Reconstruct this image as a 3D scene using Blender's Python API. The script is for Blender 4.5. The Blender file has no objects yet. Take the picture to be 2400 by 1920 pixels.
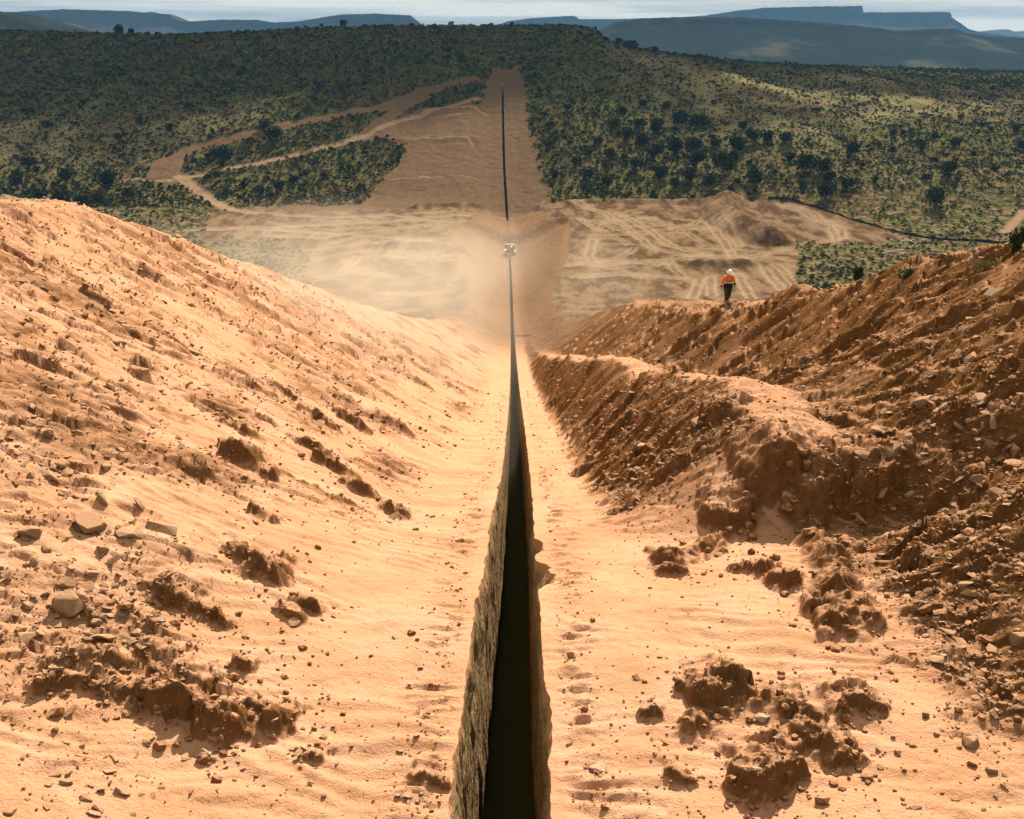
import bpy, bmesh, math, random
import numpy as np
from mathutils import Vector, Matrix

random.seed(7)
rng = np.random.default_rng(7)
sc = bpy.context.scene
col = sc.collection

# ------------------------------------------------------------------ camera, sky, sun, exposure
CAM_Z = 70.0                     # the camera stands 70 m above the graded valley floor
PITCH = math.radians(18.9)
F = 2573.0 / 2400.0              # focal length over picture width
cam_d = bpy.data.cameras.new('camera')
cam_d.sensor_width = 36.0
cam_d.lens = 36.0 * F
cam_d.clip_start = 0.2
cam_d.clip_end = 60000.0
cam = bpy.data.objects.new('camera', cam_d)
col.objects.link(cam)
cam.location = (0, 0, CAM_Z)
cam.rotation_euler = (math.pi / 2 - PITCH, 0, 0)
sc.camera = cam

SUN_EL = math.radians(37.0)
SUN_AZ = math.radians(15.0)      # clockwise from straight ahead (+y)
world = bpy.data.worlds.new('World')
sc.world = world
world.use_nodes = True
wn = world.node_tree.nodes
wl = world.node_tree.links
wn.clear()
w_out = wn.new('ShaderNodeOutputWorld')
w_bg = wn.new('ShaderNodeBackground')
w_bg.inputs['Strength'].default_value = 0.05
sky = wn.new('ShaderNodeTexSky')
sky.sky_type = 'NISHITA'
sky.sun_disc = False
sky.sun_elevation = SUN_EL
sky.sun_rotation = SUN_AZ
sky.air_density = 1.0
sky.dust_density = 3.0
# thin broken cloud over most of the sky
tc = wn.new('ShaderNodeTexCoord')
mp = wn.new('ShaderNodeMapping')
mp.inputs['Scale'].default_value = (1.0, 1.0, 26.0)
wl.new(tc.outputs['Generated'], mp.inputs['Vector'])
cn = wn.new('ShaderNodeTexNoise')
cn.inputs['Scale'].default_value = 3.2
cn.inputs['Detail'].default_value = 7.0
cn.inputs['Roughness'].default_value = 0.55
wl.new(mp.outputs['Vector'], cn.inputs['Vector'])
cr = wn.new('ShaderNodeValToRGB')
cr.color_ramp.elements[0].position = 0.40
cr.color_ramp.elements[0].color = (4.0, 3.8, 3.4, 1)
cr.color_ramp.elements[1].position = 0.60
cr.color_ramp.elements[1].color = (9.0, 8.0, 6.5, 1)
wl.new(cn.outputs['Fac'], cr.inputs['Fac'])
cov = wn.new('ShaderNodeMapRange')
cov.inputs['From Min'].default_value = 0.30
cov.inputs['From Max'].default_value = 0.48
cov.inputs['To Min'].default_value = 0.86
cov.inputs['To Max'].default_value = 0.97
wl.new(cn.outputs['Fac'], cov.inputs['Value'])
cm = wn.new('ShaderNodeMix')
cm.data_type = 'RGBA'
wl.new(cov.outputs['Result'], cm.inputs['Factor'])
wl.new(sky.outputs['Color'], cm.inputs[6])
wl.new(cr.outputs['Color'], cm.inputs[7])
wl.new(cm.outputs[2], w_bg.inputs['Color'])
wl.new(w_bg.outputs['Background'], w_out.inputs['Surface'])

sun_d = bpy.data.lights.new('sun', 'SUN')
sun_d.energy = 5.0
sun_d.angle = math.radians(0.55)
sun_d.color = (1.0, 0.895, 0.78)
sun = bpy.data.objects.new('sun', sun_d)
col.objects.link(sun)
sun_dir = Vector((math.sin(SUN_AZ) * math.cos(SUN_EL), math.cos(SUN_AZ) * math.cos(SUN_EL), math.sin(SUN_EL)))
sun.rotation_euler = sun_dir.to_track_quat('Z', 'Y').to_euler()
sun.location = sun_dir * 300

sc.view_settings.view_transform = 'Standard'
sc.view_settings.look = 'None'
sc.view_settings.exposure = 1.07
sc.view_settings.gamma = 1.0
sc.render.engine = 'CYCLES'
sc.cycles.use_denoising = True
sc.cycles.max_bounces = 6
sc.cycles.diffuse_bounces = 1
sc.cycles.volume_bounces = 0
sc.cycles.volume_step_rate = 4.0
sc.cycles.volume_max_steps = 96
sc.cycles.transparent_max_bounces = 6

# ------------------------------------------------------------------ noise helpers (vectorised)
np.seterr(over='ignore')
_A, _B, _C, _D = (np.uint32(v) for v in (374761393, 668265263, 1274126177, 2246822519))
_S13, _S15, _S16, _S20 = (np.uint32(v) for v in (13, 15, 16, 20))
_COS = np.cos(np.arange(4096) * (2 * math.pi / 4096)); _SIN = np.sin(np.arange(4096) * (2 * math.pi / 4096))
def _hash32(ix, iy, seed):
    h = ix.astype(np.uint32) * _A + iy.astype(np.uint32) * _B + np.uint32((seed * 1442695041) & 0xFFFFFFFF)
    h = (h ^ (h >> _S13)) * _C
    h = (h ^ (h >> _S15)) * _D
    return h ^ (h >> _S16)
def _hash(ix, iy, seed):
    return _hash32(np.asarray(ix), np.asarray(iy), int(seed)).astype(np.int64)

def noise(x, y, seed=0):
    """gradient noise, about -1..1"""
    x = np.asarray(x, float); y = np.asarray(y, float)
    fx = np.floor(x); fy = np.floor(y)
    ix = fx.astype(np.int64); iy = fy.astype(np.int64)
    u = x - fx; v = y - fy
    def g(a, b, du, dv):
        k = _hash32(ix + a, iy + b, seed) >> _S20
        return _COS[k] * du + _SIN[k] * dv
    su = u * u * u * (u * (u * 6 - 15) + 10); sv = v * v * v * (v * (v * 6 - 15) + 10)
    a = g(0, 0, u, v); b = g(1, 0, u - 1, v); c = g(0, 1, u, v - 1); d = g(1, 1, u - 1, v - 1)
    return 1.5 * ((a + (b - a) * su) * (1 - sv) + (c + (d - c) * su) * sv)

def fbm(x, y, seed=0, octaves=4, gain=0.5, lac=2.1, wl0=None, spacing=None, ridged=False):
    """octaves finer than about 2.5 mesh spacings are faded out when wl0 and spacing are given"""
    s = 0.0; a = 1.0; f = 1.0; t = 0.0
    for o in range(octaves):
        n = noise(x * f + 17.3 * o, y * f - 9.1 * o, seed + o * 31)
        if ridged:
            n = 1.0 - 2.0 * np.abs(n)
        if wl0 is not None:
            n = n * np.clip((wl0 / f) / spacing - 1.6, 0, 1)
        s = s + a * n; t += a
        a *= gain; f *= lac
    return s / t

def worley(x, y, seed=0):
    fx = np.floor(x); fy = np.floor(y)
    ix = fx.astype(np.int64); iy = fy.astype(np.int64)
    d1 = np.full(np.shape(x), 9.0); d2 = np.full(np.shape(x), 9.0); cid = np.zeros(np.shape(x))
    for a in (-1, 0, 1):
        for b in (-1, 0, 1):
            h = _hash(ix + a, iy + b, seed)
            px = fx + a + (h & 0xFFFF) / 65536.0
            py = fy + b + (h >> 16) / 65536.0
            d = np.hypot(x - px, y - py)
            near = d < d1
            d2 = np.where(near, d1, np.minimum(d2, d))
            cid = np.where(near, (h % 997) / 997.0, cid)
            d1 = np.where(near, d, d1)
    return d1, d2, cid

def slabs(x, y, seed, tilt=0.6, jit=0.5):
    """broken ground: every cell a flat plate at its own height and tilt, with sharp steps between plates"""
    fx = np.floor(x); fy = np.floor(y)
    ix = fx.astype(np.int64); iy = fy.astype(np.int64)
    d1 = np.full(np.shape(x), 9.0); ox = np.zeros(np.shape(x)); oy = np.zeros(np.shape(x)); hh = np.zeros(np.shape(x), np.int64)
    for a in (-1, 0, 1):
        for b in (-1, 0, 1):
            h = _hash(ix + a, iy + b, seed)
            qx = x - (fx + a + (h & 0xFFFF) / 65536.0); qy = y - (fy + b + (h >> 16) / 65536.0)
            d = np.abs(qx) + np.abs(qy) + 0.35 * np.maximum(np.abs(qx), np.abs(qy))
            nr = d < d1
            ox = np.where(nr, qx, ox); oy = np.where(nr, qy, oy); hh = np.where(nr, h, hh); d1 = np.where(nr, d, d1)
    r1 = (hh % 1009) / 1009.0; r2 = (hh // 1009 % 1013) / 1013.0; r3 = (hh // 77 % 811) / 811.0
    return (r1 - 0.5) * jit * 2 + tilt * ((r2 - 0.5) * 2 * ox + (r3 - 0.62) * 2 * oy)

def sstep(a, b, x):
    t = np.clip((x - a) / (b - a), 0, 1)
    return t * t * (3 - 2 * t)

def smin(a, b, k):
    h = np.clip(0.5 + 0.5 * (b - a) / k, 0, 1)
    return b + (a - b) * h - k * h * (1 - h)

class Curve:
    """monotone cubic through (x, y) points, held flat outside"""
    def __init__(self, pts):
        p = sorted(pts)
        self.x = np.array([q[0] for q in p], float); self.y = np.array([q[1] for q in p], float)
        d = np.diff(self.y) / np.diff(self.x)
        m = np.zeros(len(p))
        m[0], m[-1] = d[0], d[-1]
        for i in range(1, len(p) - 1):
            if d[i - 1] * d[i] <= 0:
                m[i] = 0
            else:
                w1 = 2 * (self.x[i + 1] - self.x[i]) + self.x[i] - self.x[i - 1]
                w2 = self.x[i + 1] - self.x[i] + 2 * (self.x[i] - self.x[i - 1])
                m[i] = (w1 + w2) / (w1 / d[i - 1] + w2 / d[i])
        self.m = m
    def __call__(self, q):
        q = np.clip(np.asarray(q, float), self.x[0], self.x[-1])
        i = np.clip(np.searchsorted(self.x, q) - 1, 0, len(self.x) - 2)
        h = self.x[i + 1] - self.x[i]; t = (q - self.x[i]) / h
        return ((2 * t**3 - 3 * t**2 + 1) * self.y[i] + (t**3 - 2 * t**2 + t) * h * self.m[i]
                + (-2 * t**3 + 3 * t**2) * self.y[i + 1] + (t**3 - t**2) * h * self.m[i + 1])

cosP, sinP = math.cos(PITCH), math.sin(PITCH)
def ray(px, py):
    """direction of a sight line, scaled to one metre of forward (y) distance"""
    r = (px - 1200) / 2573.0; u = (960 - py) / 2573.0
    fy = cosP + sinP * u
    return r / fy, (-sinP + cosP * u) / fy, 1.0 / fy
def P(px, py, Y):
    a, b, c = ray(px, py)
    return (a * Y, Y, CAM_Z + b * Y)

# ------------------------------------------------------------------ the land: one height function in world metres
ZT = Curve([(-20, 63.4), (4, 63.2), (8.7, 62.9), (12.4, 62.7), (16, 61.9), (20, 60.9), (28.7, 58.2), (47, 53), (75, 45.2), (102, 38.1), (150, 26.5),
            (200, 15), (250, 5), (300, -3.2), (360, -8.2), (417, -10.6), (432, -10.2), (444, -6.6), (452, -6.2), (470, -6.6), (488, -3.4), (520, 2.0), (560, 10.5), (600, 20), (680, 40), (720, 51), (800, 76.5)])
XT = Curve([(0, -0.05), (8.7, -0.06), (14, -0.02), (31, 0.14), (50, 0.2), (107, 0.25), (250, 0.1), (421, -0.9), (500, -2.6), (560, -4.0), (700, -5.7), (800, -6.5)])
NL = Curve([(0, 67.5), (20, 66.5), (45, 63.4), (58, 59.9), (81, 53.0), (108, 44.0), (150, 32), (200, 20), (250, 9), (300, 2), (330, 0), (490, 0)])
NR = Curve([(0, 68.0), (15, 67.0), (30, 64.3), (36.5, 62.2), (60.6, 55.1), (94, 47.5), (130, 39.0), (200, 19), (250, 9), (300, 1.5), (330, 0), (490, 0)])
SL = Curve([(0, 0.30), (9, 0.36), (16, 0.5), (25, 0.56), (60, 0.58), (120, 0.56), (200, 0.5), (420, 0.55), (440, 0.4), (470, 0.3)])   # left bank steepness
RS = Curve([(0, 5.0), (14, 5.4), (22, 6.6), (40, 6.6), (60, 6.3), (94, 5.4), (130, 4.2), (200, 3.4), (420, 3.0)])                  # foot of the right bank
RSL = Curve([(0, 0.55), (14, 0.6), (25, 0.74), (60, 0.86), (94, 0.80), (130, 0.72), (200, 0.6), (420, 0.55), (440, 0.4)])
HB = Curve([(0, 0), (17.0, 0.0), (19.0, 1.55), (24, 2.4), (32, 2.7), (45, 2.9), (62, 3.0), (85, 2.6), (120, 1.6), (170, 0.4), (220, 0)])    # windrow beside the trench
XB = Curve([(0, 4.6), (19, 5.0), (24, 5.2), (41, 4.7), (62, 4.3), (120, 3.6), (200, 3.2)])

crest_pts = [(-500, 68, 800), (0, 68, 800), (200, 73, 800), (400, 76, 800), (600, 69, 800), (800, 59, 800), (1000, 55, 800), (1200, 54, 800), (1330, 54, 795), (1385, 62, 795),
             (1430, 92, 800), (1480, 107, 820), (1650, 131, 860), (1800, 146, 900), (2100, 157, 960), (2400, 166, 1000), (2900, 172, 1050)]
_cx = [P(*c) for c in crest_pts]
CZ = Curve([(c[0], c[2]) for c in _cx])
CY = Curve([(c[0], c[1]) for c in _cx])
FY = Curve([(-400, 500), (0, 488), (60, 478), (110, 450), (180, 425), (500, 415)])
FE = Curve([(-400, 1.1), (40, 1.15), (90, 1.05), (150, 0.85), (300, 0.8)])

def hill(x, Y):
    yc = CY(x); yf = FY(x); zc = CZ(x)
    t = (Y - yf) / (yc - yf)
    tt = np.clip(t, 0, 1)
    up = np.power(tt, FE(x))
    up = np.where(t < 1, up * sstep(-0.05, 0.12, t), 1)
    # rounded brow
    up = smin(up, np.full_like(up, 0.985), 0.10) / 0.985
    z = zc * np.minimum(up, 1.0)
    back = np.maximum(t - 1, 0) * (yc - yf)
    z = z - np.minimum(back * 0.10 + back**2 * 2e-4, zc + 30)
    amp = sstep(0.04, 0.3, tt) * (1 - sstep(0.9, 1.0, tt))
    z = z + amp * (5.0 * noise(x / 85 + 3, Y / 190, 5) + 2.4 * noise(x / 34, Y / 90, 6) + 0.9 * noise(x / 13, Y / 30, 8))
    return z

def natural(x, Y, left):
    N = np.where(left, NL(Y), NR(Y))
    far = sstep(380, 480, Y)
    N = N * (1 - far)
    ax = np.abs(x)
    und = 0.35 * noise(x / 6.0, Y / 6.0, 11) * (1 - sstep(250, 330, Y)) + 0.4 * noise(x / 40, Y / 40, 12) * sstep(300, 340, Y)
    return N + und

def base_height(x, Y):
    x = np.asarray(x, float); Y = np.asarray(Y, float)
    s = ZT(Y); dx = x - XT(Y)
    left = dx < 0
    d = np.abs(dx)
    # left bank
    wob = 0.35 * noise(Y / 5.0, x / 9.0, 21) * sstep(8, 16, Y)
    dl = np.maximum(d - 1.75 + wob, 0)
    riseL = SL(Y) * (np.sqrt(dl * dl + 1.0) - 1.0) + 0.05 * np.maximum(d - 0.8, 0)
    # right bank with the windrow of spoil beside the trench
    hb = HB(Y) * (1 + 0.18 * noise(Y / 4.5, 3.3, 22)); xb = XB(Y) + 0.3 * noise(Y / 6.0, 7.7, 23)
    foot = 1.65
    q = np.clip((d - foot) / (xb - foot), 0, 1)
    rb = hb * (q * q * (3 - 2 * q)) ** 0.85
    back = np.clip((d - xb - 0.25) / 1.5, 0, 1)
    rb = rb - 0.16 * hb * sstep(0, 1, back) * np.clip(hb / 1.5, 0, 1)
    dr = np.maximum(d - RS(Y) + 0.6 * noise(Y / 4.0, x / 8.0, 24) * sstep(8, 16, Y), 0)
    riseR = rb + RSL(Y) * (np.sqrt(dr * dr + 0.5) - math.sqrt(0.5)) + 0.03 * np.maximum(d - 0.8, 0)
    cut = s + np.where(left, riseL, riseR)
    N = natural(x, Y, left)
    k = np.clip(0.35 + Y * 0.006, 0.35, 2.0)
    z = smin(cut, N, k)
    # the scar runs up the hill
    hz = hill(x, Y)
    scar = s + 0.22 * np.maximum(d - 7.0, 0)
    zh = np.where(Y > 470, smin(scar, hz, 3.0), hz)
    m = sstep(452, 500, Y)
    z = z * (1 - m) + np.maximum(zh, np.where(Y > 640, zh, -20)) * m
    # hill and right-hand plain replace the valley floor where they stand higher
    z = np.where(d > 18, np.maximum(z, hz * sstep(16, 40, d) + z * (1 - sstep(16, 40, d))), z)
    return z

def ground_hit(px, py, y0=4.5, y1=1300, n=2600):
    """where a sight line first meets the land"""
    a, b, c = ray(px, py)
    Y = np.geomspace(y0, y1, n)
    z = base_height(a * Y, Y)
    below = np.nonzero(CAM_Z + b * Y <= z)[0]
    i = below[0] if len(below) else n - 1
    return float(a * Y[i]), float(Y[i]), float(z[i]), float(Y[i] * c)

# ---- lumps, ledges and clods of crusted spoil: left edge, right edge, foot, height in photo pixels -> metres on the ground
LUMPS = [(350, 432, 1466, 78), (522, 592, 1350, 70), (560, 655, 1402, 85), (440, 500, 1462, 30), (468, 545, 1484, 32), (300, 374, 1592, 50), (342, 428, 1640, 72), (468, 542, 1650, 46),
         (325, 475, 1746, 112), (440, 548, 1792, 112), (545, 688, 1755, 78), (538, 598, 1606, 42), (505, 590, 1122, 80), (598, 648, 1146, 52), (640, 694, 938, 24), (520, 604, 1030, 32),
         (690, 770, 1078, 40), (740, 820, 1120, 40), (790, 870, 1172, 42), (780, 862, 1010, 40), (885, 958, 1228, 50), (588, 632, 1236, 44), (676, 704, 1328, 26), (128, 218, 1478, 50), (96, 274, 1656, 62),
         (640, 700, 1470, 40), (690, 745, 1455, 44), (968, 1050, 1858, 44), (690, 745, 1805, 26), (560, 612, 925, 14), (860, 960, 1010, 36), (700, 790, 1005, 30), (930, 1010, 905, 26),
         (1640, 1768, 1722, 112), (1815, 1880, 1710, 72), (1955, 2082, 1726, 78), (1868, 1966, 1816, 84), (1958, 2042, 1824, 70), (1726, 1896, 1918, 112), (1585, 1640, 1630, 32), (1560, 1620, 1850, 36),
         (1920, 2004, 1536, 90), (1896, 1964, 1476, 70), (1812, 1906, 1414, 70), (1545, 1612, 1368, 40), (1735, 1830, 1376, 60), (1515, 1560, 1310, 26), (1660, 1712, 1316, 18), (1885, 1990, 1290, 128), (1665, 1800, 1296, 84), (1740, 1900, 1240, 120),
         (1560, 1640, 1110, 46), (1600, 1700, 1010, 40), (1460, 1530, 1120, 36), (1410, 1500, 1040, 40), (2000, 2120, 1250, 105), (2130, 2190, 1325, 50), (2250, 2330, 1390, 60), (2200, 2290, 1290, 70), (2330, 2420, 1230, 60),
         (2080, 2150, 1130, 50), (2230, 2300, 1010, 50), (2320, 2400, 905, 55), (2150, 2210, 985, 40), (1505, 1550, 1700, 30), (2190, 2240, 1500, 24), (2350, 2400, 1690, 46)]
LUMPW = []
for (xa, xb_, yb, hp) in LUMPS:
    gx, gy, gz, zc = ground_hit((xa + xb_) / 2, yb - 0.40 * hp)
    w = 0.5 * (xb_ - xa) * zc / 2573.0 * 1.18
    h = hp / 1.35 * zc / 2573.0
    LUMPW.append((gx, gy, w, h))
RIDGES = []
for pts, wpx, hpx in (([(1880, 1215), (1930, 1300), (1965, 1395), (1985, 1470)], 62, 46), ([(1560, 1330), (1640, 1290), (1735, 1245)], 40, 30), ([(1640, 1700), (1760, 1640), (1870, 1690), (1930, 1760)], 60, 40),
                      ([(690, 1030), (800, 1105), (880, 1160)], 26, 16), ([(600, 1075), (720, 1145), (850, 1200)], 22, 12), ([(330, 1640), (450, 1690), (560, 1720)], 50, 22)):
    g = [ground_hit(*p) for p in pts]
    zc = np.mean([q[3] for q in g])
    RIDGES.append(([(q[0], q[1]) for q in g], wpx * zc / 2573, hpx * zc / 2573))

def poly_dist(x, y, pts):
    best = np.full(np.shape(x), 1e9)
    for (ax, ay), (bx, by) in zip(pts[:-1], pts[1:]):
        vx, vy = bx - ax, by - ay
        t = np.clip(((x - ax) * vx + (y - ay) * vy) / (vx * vx + vy * vy + 1e-9), 0, 1)
        best = np.minimum(best, np.hypot(x - ax - t * vx, y - ay - t * vy))
    return best

def inside(x, y, poly):
    r = np.zeros(np.shape(x), bool)
    n = len(poly)
    for i in range(n):
        x1, y1 = poly[i]; x2, y2 = poly[(i + 1) % n]
        c = ((y1 > y) != (y2 > y)) & (x < (x2 - x1) * (y - y1) / (y2 - y1 + 1e-12) + x1)
        r ^= c
    return r

def near_detail(x, Y):
    """relief of sand, rubble and clods for the cut (y < 300); returns added height, clay share, rubble share"""
    sp = 0.0046 * Y * (0.62 + 0.38 * sstep(28, 34, Y))
    dx = x - XT(Y); left = dx < 0; d = np.abs(dx)
    fade = 1 - sstep(250, 420, Y)
    edge = 0.25 + 0.75 * sstep(0.0, 0.3, d - 0.5)
    slopeL = sstep(1.3, 3.2, d) * left
    slopeR = np.where(left, 0, sstep(1.55 + 0.5 * noise(x / 0.9, Y / 0.9, 58) + 0.35 * noise(x / 0.3, Y / 0.3, 59), 2.35 + 0.5 * noise(x / 0.9, Y / 0.9, 58) + 0.35 * noise(x / 0.3, Y / 0.3, 59), d))
    slopeR = slopeR * sstep(16.5, 21, Y) + np.where(left, 0, sstep(4.6 + 0.8 * noise(x / 1.1, Y / 1.1, 58), 5.6 + 0.8 * noise(x / 1.1, Y / 1.1, 58), d)) * (1 - sstep(16.5, 21, Y))
    # coordinates along and across the fall line
    aL = dx * 0.88 + Y * 0.47; bL = -dx * 0.47 + Y * 0.88
    aR = -dx * 0.93 + Y * 0.36; bR = dx * 0.36 + Y * 0.93
    a = np.where(left, aL, aR); b = np.where(left, bL, bR)
    patch = fbm(x / 3.4, Y / 4.6, 40, 3)
    rub = np.where(left, slopeL * sstep(-0.30, 0.16, patch + 0.34 * sstep(4.5, 8, d) - 0.12 + 0.2 * (1 - sstep(9, 15, Y)) * sstep(3.2, 4.5, d)), slopeR * sstep(-0.75, 0.1, patch))
    rub = np.where(left, rub * (1 - (1 - sstep(15, 20, Y)) * (1 - sstep(3.4 + 0.5 * noise(x / 0.8, Y / 0.8, 39), 4.5 + 0.5 * noise(x / 0.8, Y / 0.8, 39), d))), rub)
    xbn = XB(Y) + 0.3 * noise(Y / 6.0, 7.7 + 0 * Y, 23)
    bench = np.where(left, 0, np.clip(HB(Y) - 0.5, 0, 1) * sstep(xbn - 0.5, xbn - 0.05, d + 0.15 * noise(x / 0.7, Y / 0.7, 38)) * (1 - sstep(xbn + 1.0, xbn + 1.7, d + 0.3 * noise(x / 0.9, Y / 0.9, 37))))
    rub = rub * (1 - 0.72 * bench)
    big = fbm(a / np.where(left, 2.6, 1.9), b / 0.9, 41, 5, 0.55, wl0=0.9, spacing=sp)
    rid = fbm(a / 0.9, b / 0.32, 42, 4, 0.6, wl0=0.32, spacing=sp, ridged=True)
    jx = 0.35 * noise(a / 0.7, b / 0.5, 52); jy = 0.35 * noise(a / 0.7 + 5, b / 0.5, 53)
    gate = sstep(-0.25, 0.25, noise(a / 1.1, b / 0.7, 54)); gate2 = sstep(-0.3, 0.2, noise(a / 0.5, b / 0.4, 55))
    h = rub * (0.20 * big + 0.045 * rid)
    k = rub > 0.02
    if k.any():
        ak, bk, jk, lk, Yk, sk = a[k], b[k], jx[k], jy[k], Y[k], sp[k]
        def lim(wl_): return np.clip(wl_ / sk - 1.3, 0, 1)
        far_ = 1 + 0.5 * sstep(30, 70, Yk)
        add = 0.21 * slabs(ak / 1.5 + jk, bk / 0.75 + lk, 43) * lim(0.8) * gate[k]
        q = Yk < 75
        add[q] += 0.115 * (slabs(ak[q] / 0.62 + 1.6 * jk[q], bk[q] / 0.34 + 1.6 * lk[q], 44) * gate2[k][q] * lim(0.34)[q])
        q = Yk < 36
        add[q] += 0.05 * slabs(ak[q] / 0.27 + 3 * jk[q], bk[q] / 0.155 + 3 * lk[q], 45) * lim(0.155)[q]
        q = Yk > 14
        add[q] += 0.20 * slabs(ak[q] / 3.6 + jk[q], bk[q] / 1.7 + lk[q], 56) * sstep(14, 34, Yk[q]) + 0.16 * slabs(ak[q] / 2.2 + jk[q], bk[q] / 1.1 + lk[q], 57) * sstep(16, 34, Yk[q])
        h[k] += rub[k] * add * far_
    h = np.where(left, h, h * 1.35)
    # shelves of packed sand: wind ripples and soft swells
    sand = (1 - rub)
    rip = np.sin((Y * 1.0 + 0.22 * x + 0.35 * noise(x / 1.2, Y / 1.2, 46)) * 2 * math.pi / 0.34) * np.clip(0.34 / sp - 2.5, 0, 1)
    swell = fbm(x / 1.7, Y / 1.3, 47, 4, 0.5, wl0=1.3, spacing=sp)
    strk = fbm(a / 3.2, b / 0.34, 48, 3, 0.5, wl0=0.34, spacing=sp)
    h = h + sand * (0.018 * rip * sstep(-0.2, 0.3, noise(x / 2.1, Y / 2.6, 49)) + 0.09 * swell + 0.085 * strk * np.maximum(slopeL, slopeR))
    # crumbs: clusters of small crust on the sand
    kc = (Y < 75) & (sand > 0.05)
    if kc.any():
        xc, yc_ = x[kc], Y[kc]
        wc, _, cc = worley(xc / 0.13, yc_ / 0.13, 50)
        clus = sstep(0.05, 0.45, fbm(xc / 1.3, yc_ / 1.3, 51, 3))
        h[kc] += sand[kc] * clus * 0.05 * np.clip(0.45 - wc, 0, 1) * (cc > 0.5) * np.clip(0.13 / sp[kc] - 1.0, 0, 1)
        # broken crust along the trench lips
        lip = (1 - sstep(0.8, 1.45, d[kc])) * sstep(-0.45, 0.2, noise(xc / 0.9, yc_ / 0.8, 97))
        h[kc] += lip * ((0.05 + 0.04 * sstep(10, 25, yc_)) * slabs(xc / 0.36 + 0.5 * noise(xc / 0.3, yc_ / 0.3, 98), yc_ / (0.17 + 0.4 * sstep(15, 60, yc_)), 99) + 0.035 * noise(xc / 0.45, yc_ / 0.09, 100) * (yc_ < 28))
    clay = np.where(left, 0.65 * rub * sstep(-0.05, 0.45, patch), 0.55 + 0.45 * rub) * np.maximum(rub, np.where(left, 0, slopeR))
    clay = clay * (1 - 0.62 * bench)
    return h * edge * fade, clay * fade, rub * fade

def lumps(x, Y):
    h = np.zeros(np.shape(x)); m = np.zeros(np.shape(x)); tp = np.zeros(np.shape(x))
    sel = (Y < 60)
    wx = x + 0.16 * noise(x / 0.5, Y / 0.5, 60) + 0.07 * noise(x / 0.2, Y / 0.2, 61) + 0.035 * noise(x / 0.08, Y / 0.08, 66)
    wy = Y + 0.16 * noise(x / 0.45 + 9, Y / 0.45, 62) + 0.07 * noise(x / 0.19 + 4, Y / 0.19, 63) + 0.035 * noise(x / 0.08, Y / 0.08, 67)
    for i, (gx, gy, w, hh) in enumerate(LUMPW):
        L = 3.4 * hh + 0.6 * w
        s = (np.abs(x - gx) < 1.7 * w + 0.4) & (Y > gy - 0.6 - w * 0.6) & (Y < gy + L + 1.0)
        if not s.any():
            continue
        xx, yy = wx[s], wy[s]
        q = (xx - gx) / w
        skew = 0.5 * noise(np.array(i * 1.7), np.array(0.3), 70)
        pr = np.clip(1 - np.abs(q) ** 3.0, 0, 1) ** 0.8 * (1 - 0.45 * skew * q) * (0.85 + 0.25 * noise(q * 1.3 + i, 0 * q + 2.2 * i, 71))
        front = gy + w * 0.55 * noise(q * 1.0 + i * 3.1, 0 * q + i, 64) + 0.35 * w * q * (skew + 0.5 * q) + 0.06 * hh * noise(xx / 0.13, yy / 0.5, 72)
        t = yy - front
        top = np.clip(1 - np.maximum(t - 0.35 * hh, 0) / L, 0, 1) ** 1.6
        f = np.clip((t + 0.05 * hh) / (0.42 * hh + 0.02), 0, 1) ** 0.8 * top
        step = 0.62 + 0.38 * sstep(0.30 * hh, 0.55 * hh, t + 0.25 * hh * noise(q * 2.3, 0 * q + i * 1.3, 73))
        b = hh * 1.08 * pr * f * step
        h[s] = np.maximum(h[s], b)
        m[s] = np.maximum(m[s], np.clip(b / (0.35 * hh), 0, 1) * (1 - 0.75 * sstep(0.5 * hh, 1.3 * hh, t)))
        tp[s] = np.maximum(tp[s], sstep(0.15 * hh, 0.5 * hh, t) * (b > 0.1 * hh))
    for i, (pts, w, hh) in enumerate(RIDGES):
        xs = [p[0] for p in pts]; ys = [p[1] for p in pts]
        s = (x > min(xs) - 2 * w) & (x < max(xs) + 2 * w) & (Y > min(ys) - 2 * w) & (Y < max(ys) + 2 * w)
        if not s.any():
            continue
        dd = poly_dist(wx[s], wy[s], pts)
        b = hh * np.clip(1 - dd / w, 0, 1) ** 0.9 * (0.85 + 0.6 * noise(x[s] / (1.5 * w), Y[s] / (1.5 * w), 80 + i) + 0.25 * noise(x[s] / (0.5 * w), Y[s] / (0.5 * w), 85 + i))
        h[s] = np.maximum(h[s], b)
        m[s] = np.maximum(m[s], np.clip(b / (0.5 * hh), 0, 1))
    rd = np.zeros(np.shape(x))
    for pts, w, hh in RIDGES:
        rd = np.maximum(rd, (np.abs(x - np.mean([p[0] for p in pts])) < 3 * w + 1) * 0.6)
    rough = np.clip(h * 6, 0, 1) * (0.09 * fbm(x / 0.4, Y / 0.4, 90, 4, 0.65, wl0=0.4, spacing=0.0029 * Y))
    near = np.clip(h * 9, 0, 1) * (Y < 40) * (0.22 + 0.78 * np.maximum(tp, rd))
    if near.any():
        k = near > 0
        xs, ys = x[k], Y[k]
        rough[k] += near[k] * (0.10 * slabs(xs / 0.34 + 0.5 * noise(xs / 0.2, ys / 0.2, 95), ys / 0.26, 92) + 0.05 * slabs(xs / 0.14 + 0.4 * noise(xs / 0.1, ys / 0.1, 96), ys / 0.11, 93) + 0.02 * slabs(xs / 0.07, ys / 0.06, 94))
    return h + rough, m

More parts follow.
